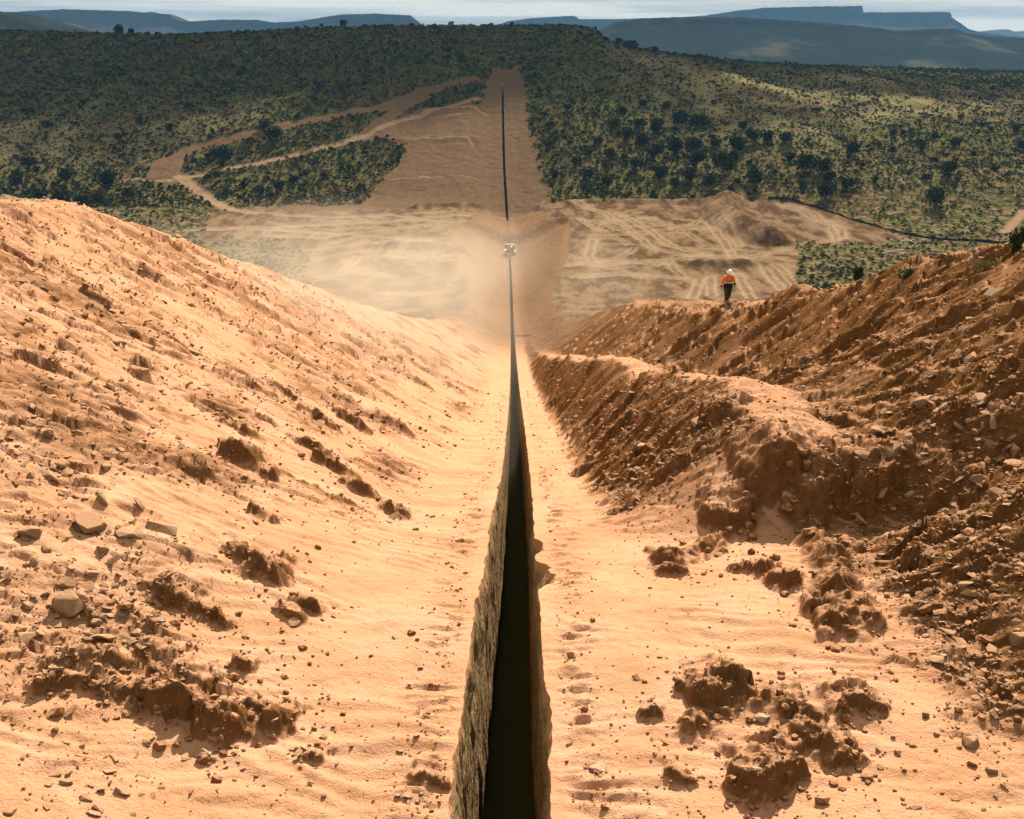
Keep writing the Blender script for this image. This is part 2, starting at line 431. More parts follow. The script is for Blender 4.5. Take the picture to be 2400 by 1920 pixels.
# ---- worked ground of the valley and the hill: tracks, pads, scars (photo points dropped onto the land)
def gpts(pp):
    return [ground_hit(*p)[:2] for p in pp]
ROADS = [  # points, half width in metres, strength
    (gpts([(1110, 186), (1000, 212), (900, 255), (800, 268), (690, 292), (560, 322), (450, 348), (398, 378)]), 4.0, 'red'),
    (gpts([(398, 378), (380, 410), (400, 425)]), 7.0, 'red'),
    (gpts([(1120, 230), (1010, 262), (930, 285), (860, 318), (800, 338), (700, 362), (600, 385), (520, 398), (420, 420)]), 2.4, 'tan'),
    (gpts([(1000, 225), (930, 265), (850, 320)]), 3.2, 'red'),
    (gpts([(420, 415), (470, 450), (535, 490), (600, 500)]), 3.2, 'tan'),
    (gpts([(280, 425), (310, 420), (400, 425)]), 1.6, 'tan'),
    (gpts([(360, 545), (480, 538), (640, 538), (800, 548), (960, 560)]), 2.0, 'tan'),
    (gpts([(1000, 262), (1060, 255), (1110, 254), (1140, 270)]), 1.1, 'tan'), (gpts([(1010, 278), (1108, 267)]), 0.8, 'tan'), (gpts([(955, 331), (1040, 328), (1100, 326), (1108, 340)]), 0.9, 'tan'), (gpts([(905, 420), (1120, 418)]), 0.6, 'tan'),
    (gpts([(2400, 495), (2378, 520), (2355, 545)]), 2.0, 'tan'),
    (gpts([(2330, 490), (2370, 500)]), 1.0, 'tan'),
]
RED_POLY = [gpts([(1150, 165), (1215, 160), (1232, 220), (1238, 300), (1255, 350), (1275, 430), (1300, 480), (1060, 480), (1100, 400), (1120, 330), (1125, 250)]),
            gpts([(1000, 258), (1120, 240), (1125, 470), (1110, 490), (840, 478), (880, 440), (940, 380), (955, 340), (905, 330), (960, 290)]),
            gpts([(880, 300), (1000, 250), (1125, 250), (1125, 335), (850, 330)]),
            gpts([(840, 480), (880, 440), (1120, 440), (1120, 500), (600, 505), (520, 492)])]
PAD_POLY = [gpts([(1260, 478), (1480, 470), (1660, 470), (1700, 462), (1820, 470), (1900, 480), (1980, 510), (2080, 545), (2150, 562), (2000, 572), (1860, 570), (1870, 610), (1892, 690), (1840, 720), (1200, 740), (1180, 600)]),
            gpts([(320, 555), (480, 500), (600, 492), (780, 496), (1000, 486), (1120, 482), (1190, 560), (1180, 740), (600, 740), (560, 640), (720, 590), (640, 560), (500, 558)])]
TRACKS = [gpts(t) for t in (
    [(1340, 470), (1420, 500), (1480, 540), (1530, 580), (1600, 598), (1760, 602), (1860, 580)],
    [(1450, 500), (1520, 535), (1570, 575), (1640, 592)], [(1660, 520), (1700, 570), (1720, 600)], [(1690, 525), (1735, 575)],
    [(1830, 478), (1890, 500), (1950, 530), (1960, 560), (1900, 570)], [(1845, 478), (1905, 498), (1972, 535), (1975, 556)],
    [(1730, 640), (1745, 670), (1762, 700)], [(1790, 625), (1810, 650), (1840, 680)], [(1665, 650), (1668, 690)], [(1640, 655), (1620, 700)], [(1820, 620), (1850, 650), (1880, 680)],
    [(1330, 620), (1420, 612), (1560, 618)], [(1350, 650), (1450, 640), (1600, 650)], [(1390, 560), (1380, 600), (1400, 620)],
    [(1120, 510), (900, 520), (700, 530), (480, 535), (360, 545)], [(1100, 530), (920, 536), (760, 556), (620, 552)], [(840, 600), (822, 618), (850, 640), (920, 645), (1000, 640)],
    [(760, 648), (800, 640), (825, 620)], [(1085, 603), (980, 605), (900, 600)], [(960, 500), (1080, 496)], [(620, 500), (760, 510), (920, 505), (1050, 520)], [(1000, 560), (910, 575), (860, 590)], [(1050, 680), (980, 690), (900, 685)])]
RUTS = []
BANKS = [(gpts([(1700, 478), (1690, 505), (1740, 540), (1800, 566)]), 9.0, 6.0), (gpts([(880, 618), (960, 640), (1010, 628)]), 5.0, 3.0), (gpts([(1640, 620), (1760, 622)]), 4.0, 2.0), (gpts([(900, 580), (1080, 590)]), 4.5, 2.4), (gpts([(1340, 474), (1480, 474), (1640, 474)]), 5.0, 1.4),
         (gpts([(980, 486), (1120, 484)]), 3.0, 1.6), (gpts([(1000, 262), (1110, 254)]), 5.0, 1.0), (gpts([(955, 331), (1105, 326)]), 6.0, 1.2)]

_rr = random.Random(31)
for (cx, cy, sx, sy, cnt) in ((62, 395, 34, 60, 26), (-55, 400, 40, 55, 26)):
    for _ in range(cnt):
        ax, ay = cx + _rr.uniform(-sx, sx), cy + _rr.uniform(-sy, sy); an = _rr.choice([0.1, 0.3, 1.2, 2.0, 2.9]) + _rr.gauss(0, 0.25); ln = _rr.uniform(18, 45); cv = _rr.gauss(0, 0.35)
        RUTS.append([(ax + ln * (k / 6 - 0.5) * math.cos(an + cv * k / 6), ay + ln * (k / 6 - 0.5) * math.sin(an + cv * k / 6)) for k in range(7)])

def far_masks(x, Y):
    w = 2.0 * noise(x / 9, Y / 9, 101) + 0.8 * noise(x / 3, Y / 3, 102)
    red = np.zeros(np.shape(x)); pad = np.zeros(np.shape(x)); trk = np.zeros(np.shape(x))
    wx = x + 1.4 * w; wy = Y + 3.0 * w
    for p in RED_POLY:
        red = np.maximum(red, inside(wx, wy, p).astype(float))
    for p in PAD_POLY:
        pad = np.maximum(pad, inside(wx, wy, p).astype(float))
    for pts, hw, kind in ROADS:
        dd = poly_dist(x, Y + 0.6 * w, pts)
        v = 1 - sstep(hw * 0.7, hw * 1.25, dd)
        if kind == 'red':
            red = np.maximum(red, v)
        else:
            pad = np.maximum(pad, v); trk = np.maximum(trk, 0.75 * v)
    for pts in TRACKS:
        dd = poly_dist(x + 0.25 * w, Y + 0.4 * w, pts)
        v = np.maximum((1 - sstep(0.35, 0.8, np.abs(dd - 1.3))), 0.35 * (1 - sstep(2.2, 4.0, dd)))
        trk = np.maximum(trk, v)
    m = (Y > 280) & (Y < 500) & (np.abs(x) < 130)
    if m.any():
        xm, ym, wm = x[m], Y[m], w[m]; r = np.zeros(xm.shape)
        for pts in RUTS:
            dd = poly_dist(xm + 0.2 * wm, ym + 0.3 * wm, pts)
            r = np.maximum(r, 0.7 * (1 - sstep(0.4, 0.9, np.abs(dd - 1.1))))
        trk[m] = np.maximum(trk[m], r)
    # V cut is bare on both sides of the trench
    d = np.abs(x - XT(Y))
    nat = np.where(x < 0, NL(Y), NR(Y)) - ZT(Y)
    lim = np.clip(2.6 + nat / 0.55, 5, 30) + 0.8
    bare = (1 - sstep(lim - 0.7, lim + 0.7, d + 0.5 * w)) * (1 - sstep(480, 496, Y)) * sstep(120, 140, Y)
    pad = pad * (1 - bare); trk = trk * (1 - bare)
    return red, pad, trk, bare

def far_detail(x, Y, pad, trk, red):
    h = 0.0
    for pts, wd, hh in BANKS:
        dd = poly_dist(x, Y, pts)
        h = h + hh * np.clip(1 - (dd + 0.7 * noise(x / 2.5, Y / 2.5, 115)) / wd, 0, 1) ** 0.8
    h = h - 0.35 * trk * pad
    h = h + pad * (0.5 * fbm(x / 14, Y / 9, 111, 4, 0.55) + 0.12 * fbm(x / 2.5, Y / 2.0, 112, 2))
    h = h + red * 0.5 * fbm(x / 4, Y / 5, 113, 3)
    return h

def veg_mask(x, Y, red, pad, bare):
    v = (1 - red) * (1 - pad) * (1 - bare)
    d = np.abs(x - XT(Y))
    # the cut itself and its banks carry nothing
    lim = np.where(x < 0, 19.0, 14.5)
    v = np.where(Y < 260, v * sstep(lim - 0.4, lim + 2.0, d), v)
    return v

LIT_STRAW = [(*ground_hit(px, py)[:2], w1, w2) for px, py, w1, w2 in ((1530, 150, 34, 60), (1720, 185, 55, 60), (1900, 240, 60, 60), (2120, 250, 70, 60), (2320, 220, 60, 60), (2050, 190, 60, 50), (1600, 200, 38, 70), (1680, 250, 42, 60), (1760, 290, 45, 50), (150, 330, 60, 50), (420, 300, 40, 26))]  # pale straw spots: sunlit slopes painted lighter in the ground colour
def height(x, Y):
    """full height with relief; also every colour share"""
    x = np.asarray(x, float); Y = np.asarray(Y, float)
    z = base_height(x, Y)
    red, pad, trk, bare = far_masks(x, Y) if Y.max() > 125 else (np.zeros(x.shape),) * 4
    clay = np.zeros(x.shape); rub = np.zeros(x.shape); lm = np.zeros(x.shape)
    if Y.min() < 420:
        dh, clay, rub = near_detail(x, Y)
        nat = sstep(0.0, 0.5, np.where(x < 0, NL(Y), NR(Y)) - z + 0.6)     # in the cut, not on the natural ground
        offpad = 1 - pad * (Y > 290)
        z = z + dh * offpad
    if Y.min() < 60:
        lh, lm = lumps(x, Y)
        z = z + lh
        clay = np.maximum(clay, 0.85 * lm)
    if Y.max() > 125:
        z = z + far_detail(x, Y, pad, trk, red) * sstep(125, 200, Y)
    if Y.max() > 470:
        rough = (Y > 470) * (1 - pad)
        z = z + rough * 0.5 * fbm(x / 7, Y / 9, 121, 3)
    v = veg_mask(x, Y, red, pad, bare)
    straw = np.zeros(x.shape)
    for (sx_, sy_, wx_, wy_) in LIT_STRAW:
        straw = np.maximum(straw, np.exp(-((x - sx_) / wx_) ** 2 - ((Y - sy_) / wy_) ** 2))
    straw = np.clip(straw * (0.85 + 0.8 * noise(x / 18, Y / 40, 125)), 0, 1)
    return z, dict(straw=straw, clay=clay, rub=rub, red=red, pad=pad, trk=trk, bare=bare, veg=v, lump=lm)

# ------------------------------------------------------------------ mesh helpers
def mesh_from_grid(name, X, Yv, Z, flip=False):
    r, c = X.shape
    v = np.stack([X, Yv, Z], -1).reshape(-1, 3)
    i = np.arange(r * c).reshape(r, c)
    q = np.stack([i[:-1, :-1], i[:-1, 1:], i[1:, 1:], i[1:, :-1]], -1).reshape(-1, 4)
    if flip:
        q = q[:, ::-1]
    return fast_mesh(name, v, q)

def fast_mesh(name, v, q, smooth=True):
    me = bpy.data.meshes.new(name)
    n = q.shape[1]
    me.vertices.add(len(v)); me.vertices.foreach_set('co', np.ascontiguousarray(v, np.float32).ravel())
    me.loops.add(q.size); me.loops.foreach_set('vertex_index', np.ascontiguousarray(q, np.int32).ravel())
    me.polygons.add(len(q))
    me.polygons.foreach_set('loop_start', np.arange(0, q.size, n, dtype=np.int32))
    me.polygons.foreach_set('use_smooth', np.full(len(q), smooth))
    me.update(calc_edges=True)
    return me

def add_attr(me, name, val):
    a = me.attributes.new(name, 'FLOAT', 'POINT')
    a.data.foreach_set('value', np.ascontiguousarray(val, np.float32).ravel())

def link(name, me, parent=None, mat=None):
    o = bpy.data.objects.new(name, me)
    col.objects.link(o)
    if mat is not None and me is not None and len(me.materials) == 0:
        me.materials.append(mat)
    if parent is not None:
        o.parent = parent
    return o

def tag(o, label=None, cat=None, group=None, kind=None):
    if label: o['label'] = label
    if cat: o['category'] = cat
    if group: o['group'] = group
    if kind: o['kind'] = kind
    return o

# ------------------------------------------------------------------ materials
class NT:
    def __init__(self, name, rough=1.0, spec=0.0):
        self.m = bpy.data.materials.new(name); self.m.use_nodes = True
        self.t = self.m.node_tree; self.n = self.t.nodes; self.l = self.t.links
        self.b = self.n['Principled BSDF']
        self.b.inputs['Roughness'].default_value = rough
        self.b.inputs['Specular IOR Level'].default_value = spec
    def attr(self, name):
        a = self.n.new('ShaderNodeAttribute'); a.attribute_name = name
        return a.outputs['Fac']
    def pos(self):
        g = self.n.new('ShaderNodeNewGeometry')
        return g.outputs['Position']
    def normal_z(self):
        g = self.n.new('ShaderNodeNewGeometry'); s = self.n.new('ShaderNodeSeparateXYZ')
        self.l.new(g.outputs['Normal'], s.inputs[0])
        return s.outputs['Z']
    def noise(self, scale, detail=4, rough=0.55, vec=None, stretch=None):
        t = self.n.new('ShaderNodeTexNoise')
        t.inputs['Scale'].default_value = scale; t.inputs['Detail'].default_value = detail; t.inputs['Roughness'].default_value = rough
        v = vec if vec is not None else self.pos()
        if stretch is not None:
            mpn = self.n.new('ShaderNodeMapping'); mpn.inputs['Scale'].default_value = stretch
            self.l.new(v, mpn.inputs['Vector']); v = mpn.outputs['Vector']
        self.l.new(v, t.inputs['Vector'])
        return t.outputs['Fac']
    def ramp(self, fac, lo, hi, a=0.0, b=1.0):
        r = self.n.new('ShaderNodeMapRange'); r.interpolation_type = 'SMOOTHSTEP'
        r.inputs['From Min'].default_value = lo; r.inputs['From Max'].default_value = hi
        r.inputs['To Min'].default_value = a; r.inputs['To Max'].default_value = b
        self.l.new(fac, r.inputs['Value'])
        return r.outputs['Result']
    def math(self, op, a, b):
        m = self.n.new('ShaderNodeMath'); m.operation = op; m.use_clamp = (op in ('ADD', 'MULTIPLY'))
        for k, q in enumerate((a, b)):
            if isinstance(q, (int, float)): m.inputs[k].default_value = q
            else: self.l.new(q, m.inputs[k])
        return m.outputs[0]
    def mix(self, fac, a, b):
        m = self.n.new('ShaderNodeMix'); m.data_type = 'RGBA'
        if isinstance(fac, (int, float)): m.inputs['Factor'].default_value = fac
        else: self.l.new(fac, m.inputs['Factor'])
        for k, q in ((6, a), (7, b)):
            if isinstance(q, tuple): m.inputs[k].default_value = (*q, 1)
            else: self.l.new(q, m.inputs[k])
        return m.outputs[2]
    def color(self, c):
        if isinstance(c, tuple): self.b.inputs['Base Color'].default_value = (*c, 1)
        else: self.l.new(c, self.b.inputs['Base Color'])
    def bump(self, fac, dist, strength=1.0, prev=None):
        b = self.n.new('ShaderNodeBump'); b.inputs['Distance'].default_value = dist; b.inputs['Strength'].default_value = strength
        self.l.new(fac, b.inputs['Height'])
        if prev is not None: self.l.new(prev, b.inputs['Normal'])
        self.l.new(b.outputs['Normal'], self.b.inputs['Normal'])
        return b.outputs['Normal']

SAND = (0.52, 0.292, 0.172); SAND2 = (0.455, 0.238, 0.128); CLAY = (0.108, 0.049, 0.016); CLAY2 = (0.170, 0.083, 0.031); STONE = (0.34, 0.235, 0.14)

def make_cut_material():
    t = NT('cut_earth')
    n1 = t.noise(0.9, 6); n2 = t.noise(7.0, 5, 0.6); n3 = t.noise(38.0, 3, 0.6)
    c = t.mix(t.ramp(n1, 0.35, 0.65), SAND, SAND2)
    clayc = t.mix(t.ramp(n2, 0.35, 0.7), CLAY, CLAY2)
    stone = t.ramp(n2, 0.60, 0.72)
    c = t.mix(t.math('MULTIPLY', stone, t.attr('rub')), c, STONE)
    k = t.math('ADD', t.attr('clay'), t.math('MULTIPLY', t.ramp(n2, 0.42, 0.62, -0.18, 0.18), t.attr('clay')))
    k = t.math('MULTIPLY', k, t.ramp(t.normal_z(), 0.84, 0.97, 1, 0.45))     # blown sand settles on level tops
    c = t.mix(k, c, clayc)
    # pale chips in the clay banks
    chips = t.math('MULTIPLY', t.ramp(t.noise(11.0, 4, 0.6, stretch=(1, 1, 2)), 0.60, 0.68), t.attr('rub'))
    c = t.mix(t.math('MULTIPLY', chips, 0.7), c, (0.33, 0.22, 0.13))
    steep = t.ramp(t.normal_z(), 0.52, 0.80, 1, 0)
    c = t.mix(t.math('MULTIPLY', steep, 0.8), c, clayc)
    # vegetated natural ground beyond the banks
    c = t.mix(t.attr('veg'), c, t.mix(t.ramp(n1, 0.4, 0.6), (0.30, 0.23, 0.12), (0.20, 0.16, 0.085)))
    # grit: dark grains and paler dust in the sand
    g1 = t.noise(60.0, 3, 0.7); g2 = t.noise(3.2, 6, 0.65)
    c = t.mix(t.ramp(g1, 0.56, 0.70, 0, 0.45), c, (0.23, 0.115, 0.052))
    c = t.mix(t.ramp(g2, 0.56, 0.72, 0, 0.40), c, (0.34, 0.185, 0.098))
    t.color(c)
    b1 = t.bump(n2, 0.05, 0.8)
    b2 = t.bump(n3, 0.016, 1.0, b1)
    t.bump(g1, 0.008, 1.0, b2)
    return t.m

def make_far_material():
    t = NT('valley_earth')
    n0 = t.noise(0.02, 5); n1 = t.noise(0.12, 6, 0.6); n2 = t.noise(0.8, 5, 0.65); n3 = t.noise(3.0, 4, 0.6)
    grass = t.mix(t.ramp(n1, 0.35, 0.65), (0.115, 0.100, 0.034), (0.046, 0.052, 0.017))
    grass = t.mix(t.ramp(n2, 0.45, 0.65), grass, (0.030, 0.036, 0.014))
    grass = t.mix(t.math('MULTIPLY', t.attr('straw'), t.ramp(n2, 0.35, 0.6, 1.0, 0.45)), grass, (0.25, 0.21, 0.105))     # straw grass tone, with the shoulder's sunlight painted into its paleness
    grass = t.mix(t.math('MULTIPLY', t.ramp(n0, 0.5, 0.62), 0.5), grass, (0.075, 0.045, 0.026))
    sg = t.n.new('ShaderNodeSeparateXYZ'); t.l.new(t.pos(), sg.inputs[0])
    gap = t.math('MULTIPLY', t.ramp(sg.outputs['Y'], 430, 620, 1, 0), t.ramp(t.noise(0.30, 5, 0.65), 0.50, 0.58))
    grass = t.mix(t.math('MULTIPLY', gap, 0.85), grass, (0.20, 0.135, 0.080))      # sandy gaps between the bushes
    c = t.mix(t.ramp(n2, 0.35, 0.65), SAND, SAND2)
    padn = t.noise(0.16, 7, 0.68, stretch=(1.1, 0.35, 1))
    padc = t.mix(t.ramp(padn, 0.42, 0.58), (0.185, 0.123, 0.070), (0.075, 0.043, 0.021))
    padc = t.mix(t.ramp(n2, 0.50, 0.68), padc, (0.12, 0.076, 0.041))
    padc = t.mix(t.math('MULTIPLY', t.attr('trk'), 0.8), padc, (0.29, 0.205, 0.125))
    redc = t.mix(t.ramp(n2, 0.35, 0.65), (0.100, 0.061, 0.033), (0.145, 0.094, 0.054))
    sx = t.n.new('ShaderNodeSeparateXYZ'); t.l.new(t.pos(), sx.inputs[0])
    c = t.mix(t.ramp(sx.outputs['Y'], 120, 230), c, t.mix(t.ramp(n2, 0.35, 0.65), (0.22, 0.13, 0.068), (0.14, 0.077, 0.036)))   # subsoil turns darker down the valley
    c = t.mix(t.attr('clay'), c, t.mix(t.ramp(n2, 0.35, 0.7), CLAY, CLAY2))
    c = t.mix(t.attr('veg'), c, grass)
    c = t.mix(t.attr('red'), c, redc)
    c = t.mix(t.attr('pad'), c, padc)
    t.color(c)
    b1 = t.bump(n2, 0.5, 0.7)
    t.bump(n3, 0.15, 0.7, b1)
    return t.m

M_CUT = make_cut_material()
M_FAR = make_far_material()

# ------------------------------------------------------------------ terrain sheets, split at the trench rims
def rim_left(Y):
    hw = (0.50 - 0.09 * sstep(9, 17, Y) + 0.22 * sstep(440, 470, Y)) * (1 - 0.96 * sstep(686, 694, Y))
    bite = 0.035 * np.clip(noise(Y / 0.4, 0 * Y + 1.5, 131) + 0.4, 0, 2) + 0.03 * np.clip(noise(Y / 1.9, 0 * Y + 4.5, 132) + 0.2, 0, 2) + 0.02 * noise(Y / 0.25, 0 * Y, 133)
    return hw, np.clip(bite, 0.01, 0.6) * (1 - 0.6 * sstep(150, 300, Y)) * (1 - 0.99 * sstep(680, 694, Y))
def rim_right(Y):
    hw = (0.42 - 0.05 * sstep(9, 17, Y) + 0.22 * sstep(440, 470, Y)) * (1 - 0.96 * sstep(686, 694, Y))
    bite = 0.03 * np.clip(noise(Y / 0.5, 0 * Y + 21.5, 134) + 0.3, 0, 2) + 0.02 * np.clip(noise(Y / 1.6, 0 * Y + 24.5, 135), 0, 2) + 0.015 * noise(Y / 0.22, 0 * Y, 136)
    for yc, wd, am in ((15.2, 0.75, 0.26), (17.2, 0.5, 0.16), (10.4, 0.6, 0.08)):
        bite = bite + am * np.exp(-((Y - yc) / wd) ** 4) * (1 + 0.45 * noise(Y / 0.22, 0 * Y + yc, 137))
    return hw, np.clip(bite, 0.01, 0.7) * (1 - 0.6 * sstep(150, 300, Y)) * (1 - 0.99 * sstep(680, 694, Y))
def trench_depth(Y):
    dp = 4.2 * sstep(2, 4, Y) * (1 - sstep(426, 436, Y)) + 4.8 * sstep(466, 476, Y) * (1 - sstep(676, 690, Y))
    return dp

rows_near = np.concatenate([np.geomspace(4.6, 8.5, 40), np.geomspace(8.5, 30, 470)[1:], np.geomspace(30, 130, 320)[1:]])
rows_far = np.concatenate([np.geomspace(130, 300, 100), np.linspace(300, 480, 140)[1:], np.linspace(480, 815, 300)[1:], np.geomspace(815, 1400, 40)[1:]])
N_NEAR, N_FAR = 400, 330
ATT = ('clay', 'rub', 'red', 'pad', 'trk', 'veg', 'straw')
rims = {}
def sheet(name, rows, ncol, side, umax, mat, label):
    hw, bite = rim_left(rows) if side < 0 else rim_right(rows)
    rim = XT(rows) + side * (hw + bite)
    s = np.linspace(0, 1, ncol) ** 1.08
    wide = umax * rows + 1.2
    X = rim[:, None] + side * s[None, :] * wide[:, None]
    Yv = np.repeat(rows[:, None], ncol, 1)
    Z, A = height(X, Yv)
    # crumble at the rim
    me = mesh_from_grid(name, X, Yv, Z, flip=(side < 0))
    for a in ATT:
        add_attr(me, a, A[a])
    o = link(name, me, mat=mat)
    tag(o, label, None, None, 'structure')
    rims[(name)] = (rim, Z[:, 0])
    return o
sheet('cut_slope_left', rows_near, N_NEAR, -1, 0.66, M_CUT, 'sandy left bank of the cut with rubble and clods')
sheet('cut_slope_right', rows_near, N_NEAR, 1, 0.66, M_CUT, 'brown right bank of the cut with heaped spoil')
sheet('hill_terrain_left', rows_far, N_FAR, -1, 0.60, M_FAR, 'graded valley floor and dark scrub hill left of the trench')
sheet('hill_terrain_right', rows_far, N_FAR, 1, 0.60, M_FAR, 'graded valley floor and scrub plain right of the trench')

# ------------------------------------------------------------------ the trench: walls and floor
def make_trench_material():
    t = NT('trench_wall')
    n = t.noise(1.0, 5, 0.6, stretch=(6.0, 0.7, 9.0)); n2 = t.noise(9.0, 5, 0.65); n3 = t.noise(3.0, 4, 0.6, stretch=(4, 1, 0.6))
    c = t.mix(t.ramp(n, 0.35, 0.65), (0.36, 0.245, 0.125), (0.22, 0.138, 0.062))
    c = t.mix(t.ramp(n2, 0.55, 0.7), c, (0.10, 0.07, 0.03))
    c = t.mix(t.ramp(t.attr('deep'), 0.72, 1.0), c, (0.10, 0.086, 0.034))      # bottom tinted dark olive, its greenish shade painted in
    sy = t.n.new('ShaderNodeSeparateXYZ'); t.l.new(t.pos(), sy.inputs[0])
    lipc = t.mix(t.ramp(sy.outputs['Y'], 120, 200), SAND2, (0.15, 0.085, 0.042))
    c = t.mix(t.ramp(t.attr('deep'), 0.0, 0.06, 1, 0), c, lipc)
    t.color(c)
    b = t.bump(n3, 0.08, 0.9)
    t.bump(n2, 0.03, 0.9, b)
    return t.m
M_TRENCH = make_trench_material()
def trench_sheet():
    rows = np.concatenate([rows_near, rows_far[1:]])
    rows = rows[rows < 695]
    i = len(rows)
    rl = np.concatenate([rims['cut_slope_left'][0], rims['hill_terrain_left'][0][1:]])[:i]; zl = np.concatenate([rims['cut_slope_left'][1], rims['hill_terrain_left'][1][1:]])[:i]
    rr = np.concatenate([rims['cut_slope_right'][0], rims['hill_terrain_right'][0][1:]])[:i]; zr = np.concatenate([rims['cut_slope_right'][1], rims['hill_terrain_right'][1][1:]])[:i]
    xt = XT(rows); hl, bl = rim_left(rows); hr, br = rim_right(rows)
    dp = trench_depth(rows)
    ks = np.array([0, 0.015, 0.03, 0.05, 0.075, 0.10, 0.14, 0.18, 0.23, 0.29, 0.36, 0.44, 0.53, 0.63, 0.74, 0.86, 1.0])
    cols = []; depth = []
    def wall(side, hw, bt, zr_):
        out = []
        for k in ks:
            dk = k * dp
            db = 0.35 + 1.5 * bt
            off = bt * np.clip(1 - dk / db, 0, 1) ** 1.7
            rg = (0.035 * noise(rows / 0.35, dk * 4.0 + 0 * rows, 141 + side) + 0.03 * noise(rows / 0.12, dk * 7.0, 143 + side) + 0.05 * noise(rows / 1.4, dk * 1.1, 145 + side)) * np.clip(dk / 0.3, 0, 1)
            x = xt + side * (hw + off) + side * rg * (rows < 140)
            out.append((x, zr_ - dk, dk))
        return out
    L = wall(-1, hl, bl, zl); R = wall(1, hr, br, zr)
    seq = L + [((L[-1][0] * (1 - f) + R[-1][0] * f), np.minimum(L[-1][1], R[-1][1]) + 0.05 * noise(rows / 0.8, f * 3 + 0 * rows, 150), dp) for f in (0.25, 0.5, 0.75)] + R[::-1]
    X = np.stack([q[0] for q in seq], 1); Z = np.stack([q[1] for q in seq], 1); D = np.stack([q[2] for q in seq], 1)
    Yv = np.repeat(rows[:, None], X.shape[1], 1)
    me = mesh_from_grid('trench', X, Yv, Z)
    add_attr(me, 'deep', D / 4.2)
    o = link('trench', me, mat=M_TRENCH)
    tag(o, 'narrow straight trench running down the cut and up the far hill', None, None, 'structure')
trench_sheet()

# ------------------------------------------------------------------ far country
plain_v = np.array([(-6800, -150, -30.5), (6800, -150, -30.5), (6800, 10200, -30.5), (-6800, 10200, -30.5)], float)
def make_plain_material():
    t = NT('scrub_plain')
    c = t.mix(t.ramp(t.noise(0.01, 6, 0.6), 0.4, 0.6), (0.09, 0.08, 0.045), (0.04, 0.044, 0.024))
    t.color(c)
    return t.m
tag(link('ground', fast_mesh('ground', plain_v, np.array([[0, 1, 2, 3]]), False), mat=make_plain_material()), 'far scrub plain behind the hill', None, None, 'structure')

def make_mesa_material(name, a, b, streak):
    t = NT(name)
    n = t.noise(0.004, 7, 0.62, stretch=(1, 0.5, 3)); n2 = t.noise(0.02, 6, 0.65)
    c = t.mix(t.ramp(n2, 0.40, 0.62), a, b)
    if streak:
        c = t.mix(t.math('MULTIPLY', t.ramp(n, 0.56, 0.66), 0.8), c, streak)
    t.color(c)
    t.bump(n2, 12.0, 0.8)
    return t.m

def far_ridge(name, label, pts, Yd, mat, cliff=0.22, depth=900.0, base=-30.0, gully=0.12, seed=0, ncol=420):
    """a ridge or mesa whose top edge passes through the given photo points at distance Yd, with cliff band and talus apron"""
    w = [P(px, py, Yd) for px, py in pts]
    xs = np.array([q[0] for q in w]); zs = np.array([q[2] for q in w])
    X = np.unique(np.concatenate([np.linspace(xs[0], xs[-1], ncol), xs]))
    top = np.interp(X, xs, zs)
    k = Yd / 1098.0
    top = top + 0.8 * k * noise(X / (6 * k), 0 * X, seed) * 0.6
    front = np.array([1.0, 0.86, 0.72, 0.60, 0.5, 0.41, 0.33, 0.26, 0.20, 0.15, 0.11, 0.075, 0.045, 0.03, 0.022, 0.014, 0.008, 0.0])
    rows = []
    for f in front:
        g = (1 - f)
        prof = (1 - cliff) * (g ** 1.7) if f > 0.03 else (1 - cliff) + cliff * sstep(0.03, 0.005, f)
        prof = prof + gully * noise(X / (depth * 0.22) + f * 1.2, 0 * X + f * 2.0, seed + 3) * g * f * 3
        rows.append((X + 0 * f, Yd - depth * f + 0.12 * depth * noise(X / (depth * 0.5), 0 * X, seed + 5) * f, base + (top - base) * np.clip(prof, 0, 1)))
    for b, dz in ((0.1, 0.0), (0.4, 0.1), (1.2, 1.0)):
        rows.append((X, np.full_like(X, Yd + b * depth), top - (top - base) * dz))
    Xg = np.stack([r[0] for r in rows]); Yg = np.stack([r[1] for r in rows]); Zg = np.stack([r[2] for r in rows])
    o = link(name, mesh_from_grid(name, Xg, Yg, Zg), mat=mat)
    tag(o, label, None, None, 'structure')
    return o
M_MESA = make_mesa_material('mesa_rock', (0.045, 0.042, 0.034), (0.032, 0.033, 0.026), None)
M_BLUE = make_mesa_material('scrub_hill_rock', (0.020, 0.025, 0.018), (0.014, 0.018, 0.014), (0.07, 0.065, 0.045))
far_ridge('mesa_west', 'blue flat topped mesa on the horizon at left', [(-500, 40), (-200, 30), (0, 29), (35, 28), (100, 24), (150, 22), (230, 24), (300, 26), (335, 30), (352, 28), (362, 31), (395, 34), (420, 49), (450, 50), (520, 46), (600, 47), (640, 53), (700, 50), (760, 40), (800, 34), (880, 32), (960, 36), (985, 56), (1040, 90)], 4300, M_MESA, 0.14, 600, seed=201)
far_ridge('mesa_east', 'long stepped blue mesa on the horizon at right', [(1120, 80), (1190, 50), (1240, 43), (1340, 37), (1351, 39), (1356, 45), (1440, 45), (1600, 40), (1660, 36), (1730, 25), (1800, 18), (1900, 15.5), (2020, 14), (2023, 29), (2080, 29), (2225, 28), (2229, 34), (2227.9, 42), (2270, 70), (2300, 78), (2330, 84), (2500, 95)][0:18] + [(2232, 42), (2270, 68), (2300, 76), (2400, 88), (2700, 100)], 5400, M_MESA, 0.20, 900, seed=211)
far_ridge('distant_mountain', 'faint blue mountains at the far right horizon', [(2180, 90), (2300, 76), (2335, 75), (2362, 69), (2380, 75), (2410, 74), (2500, 66), (2700, 75)], 8200, M_MESA, 0.05, 1300, seed=221)
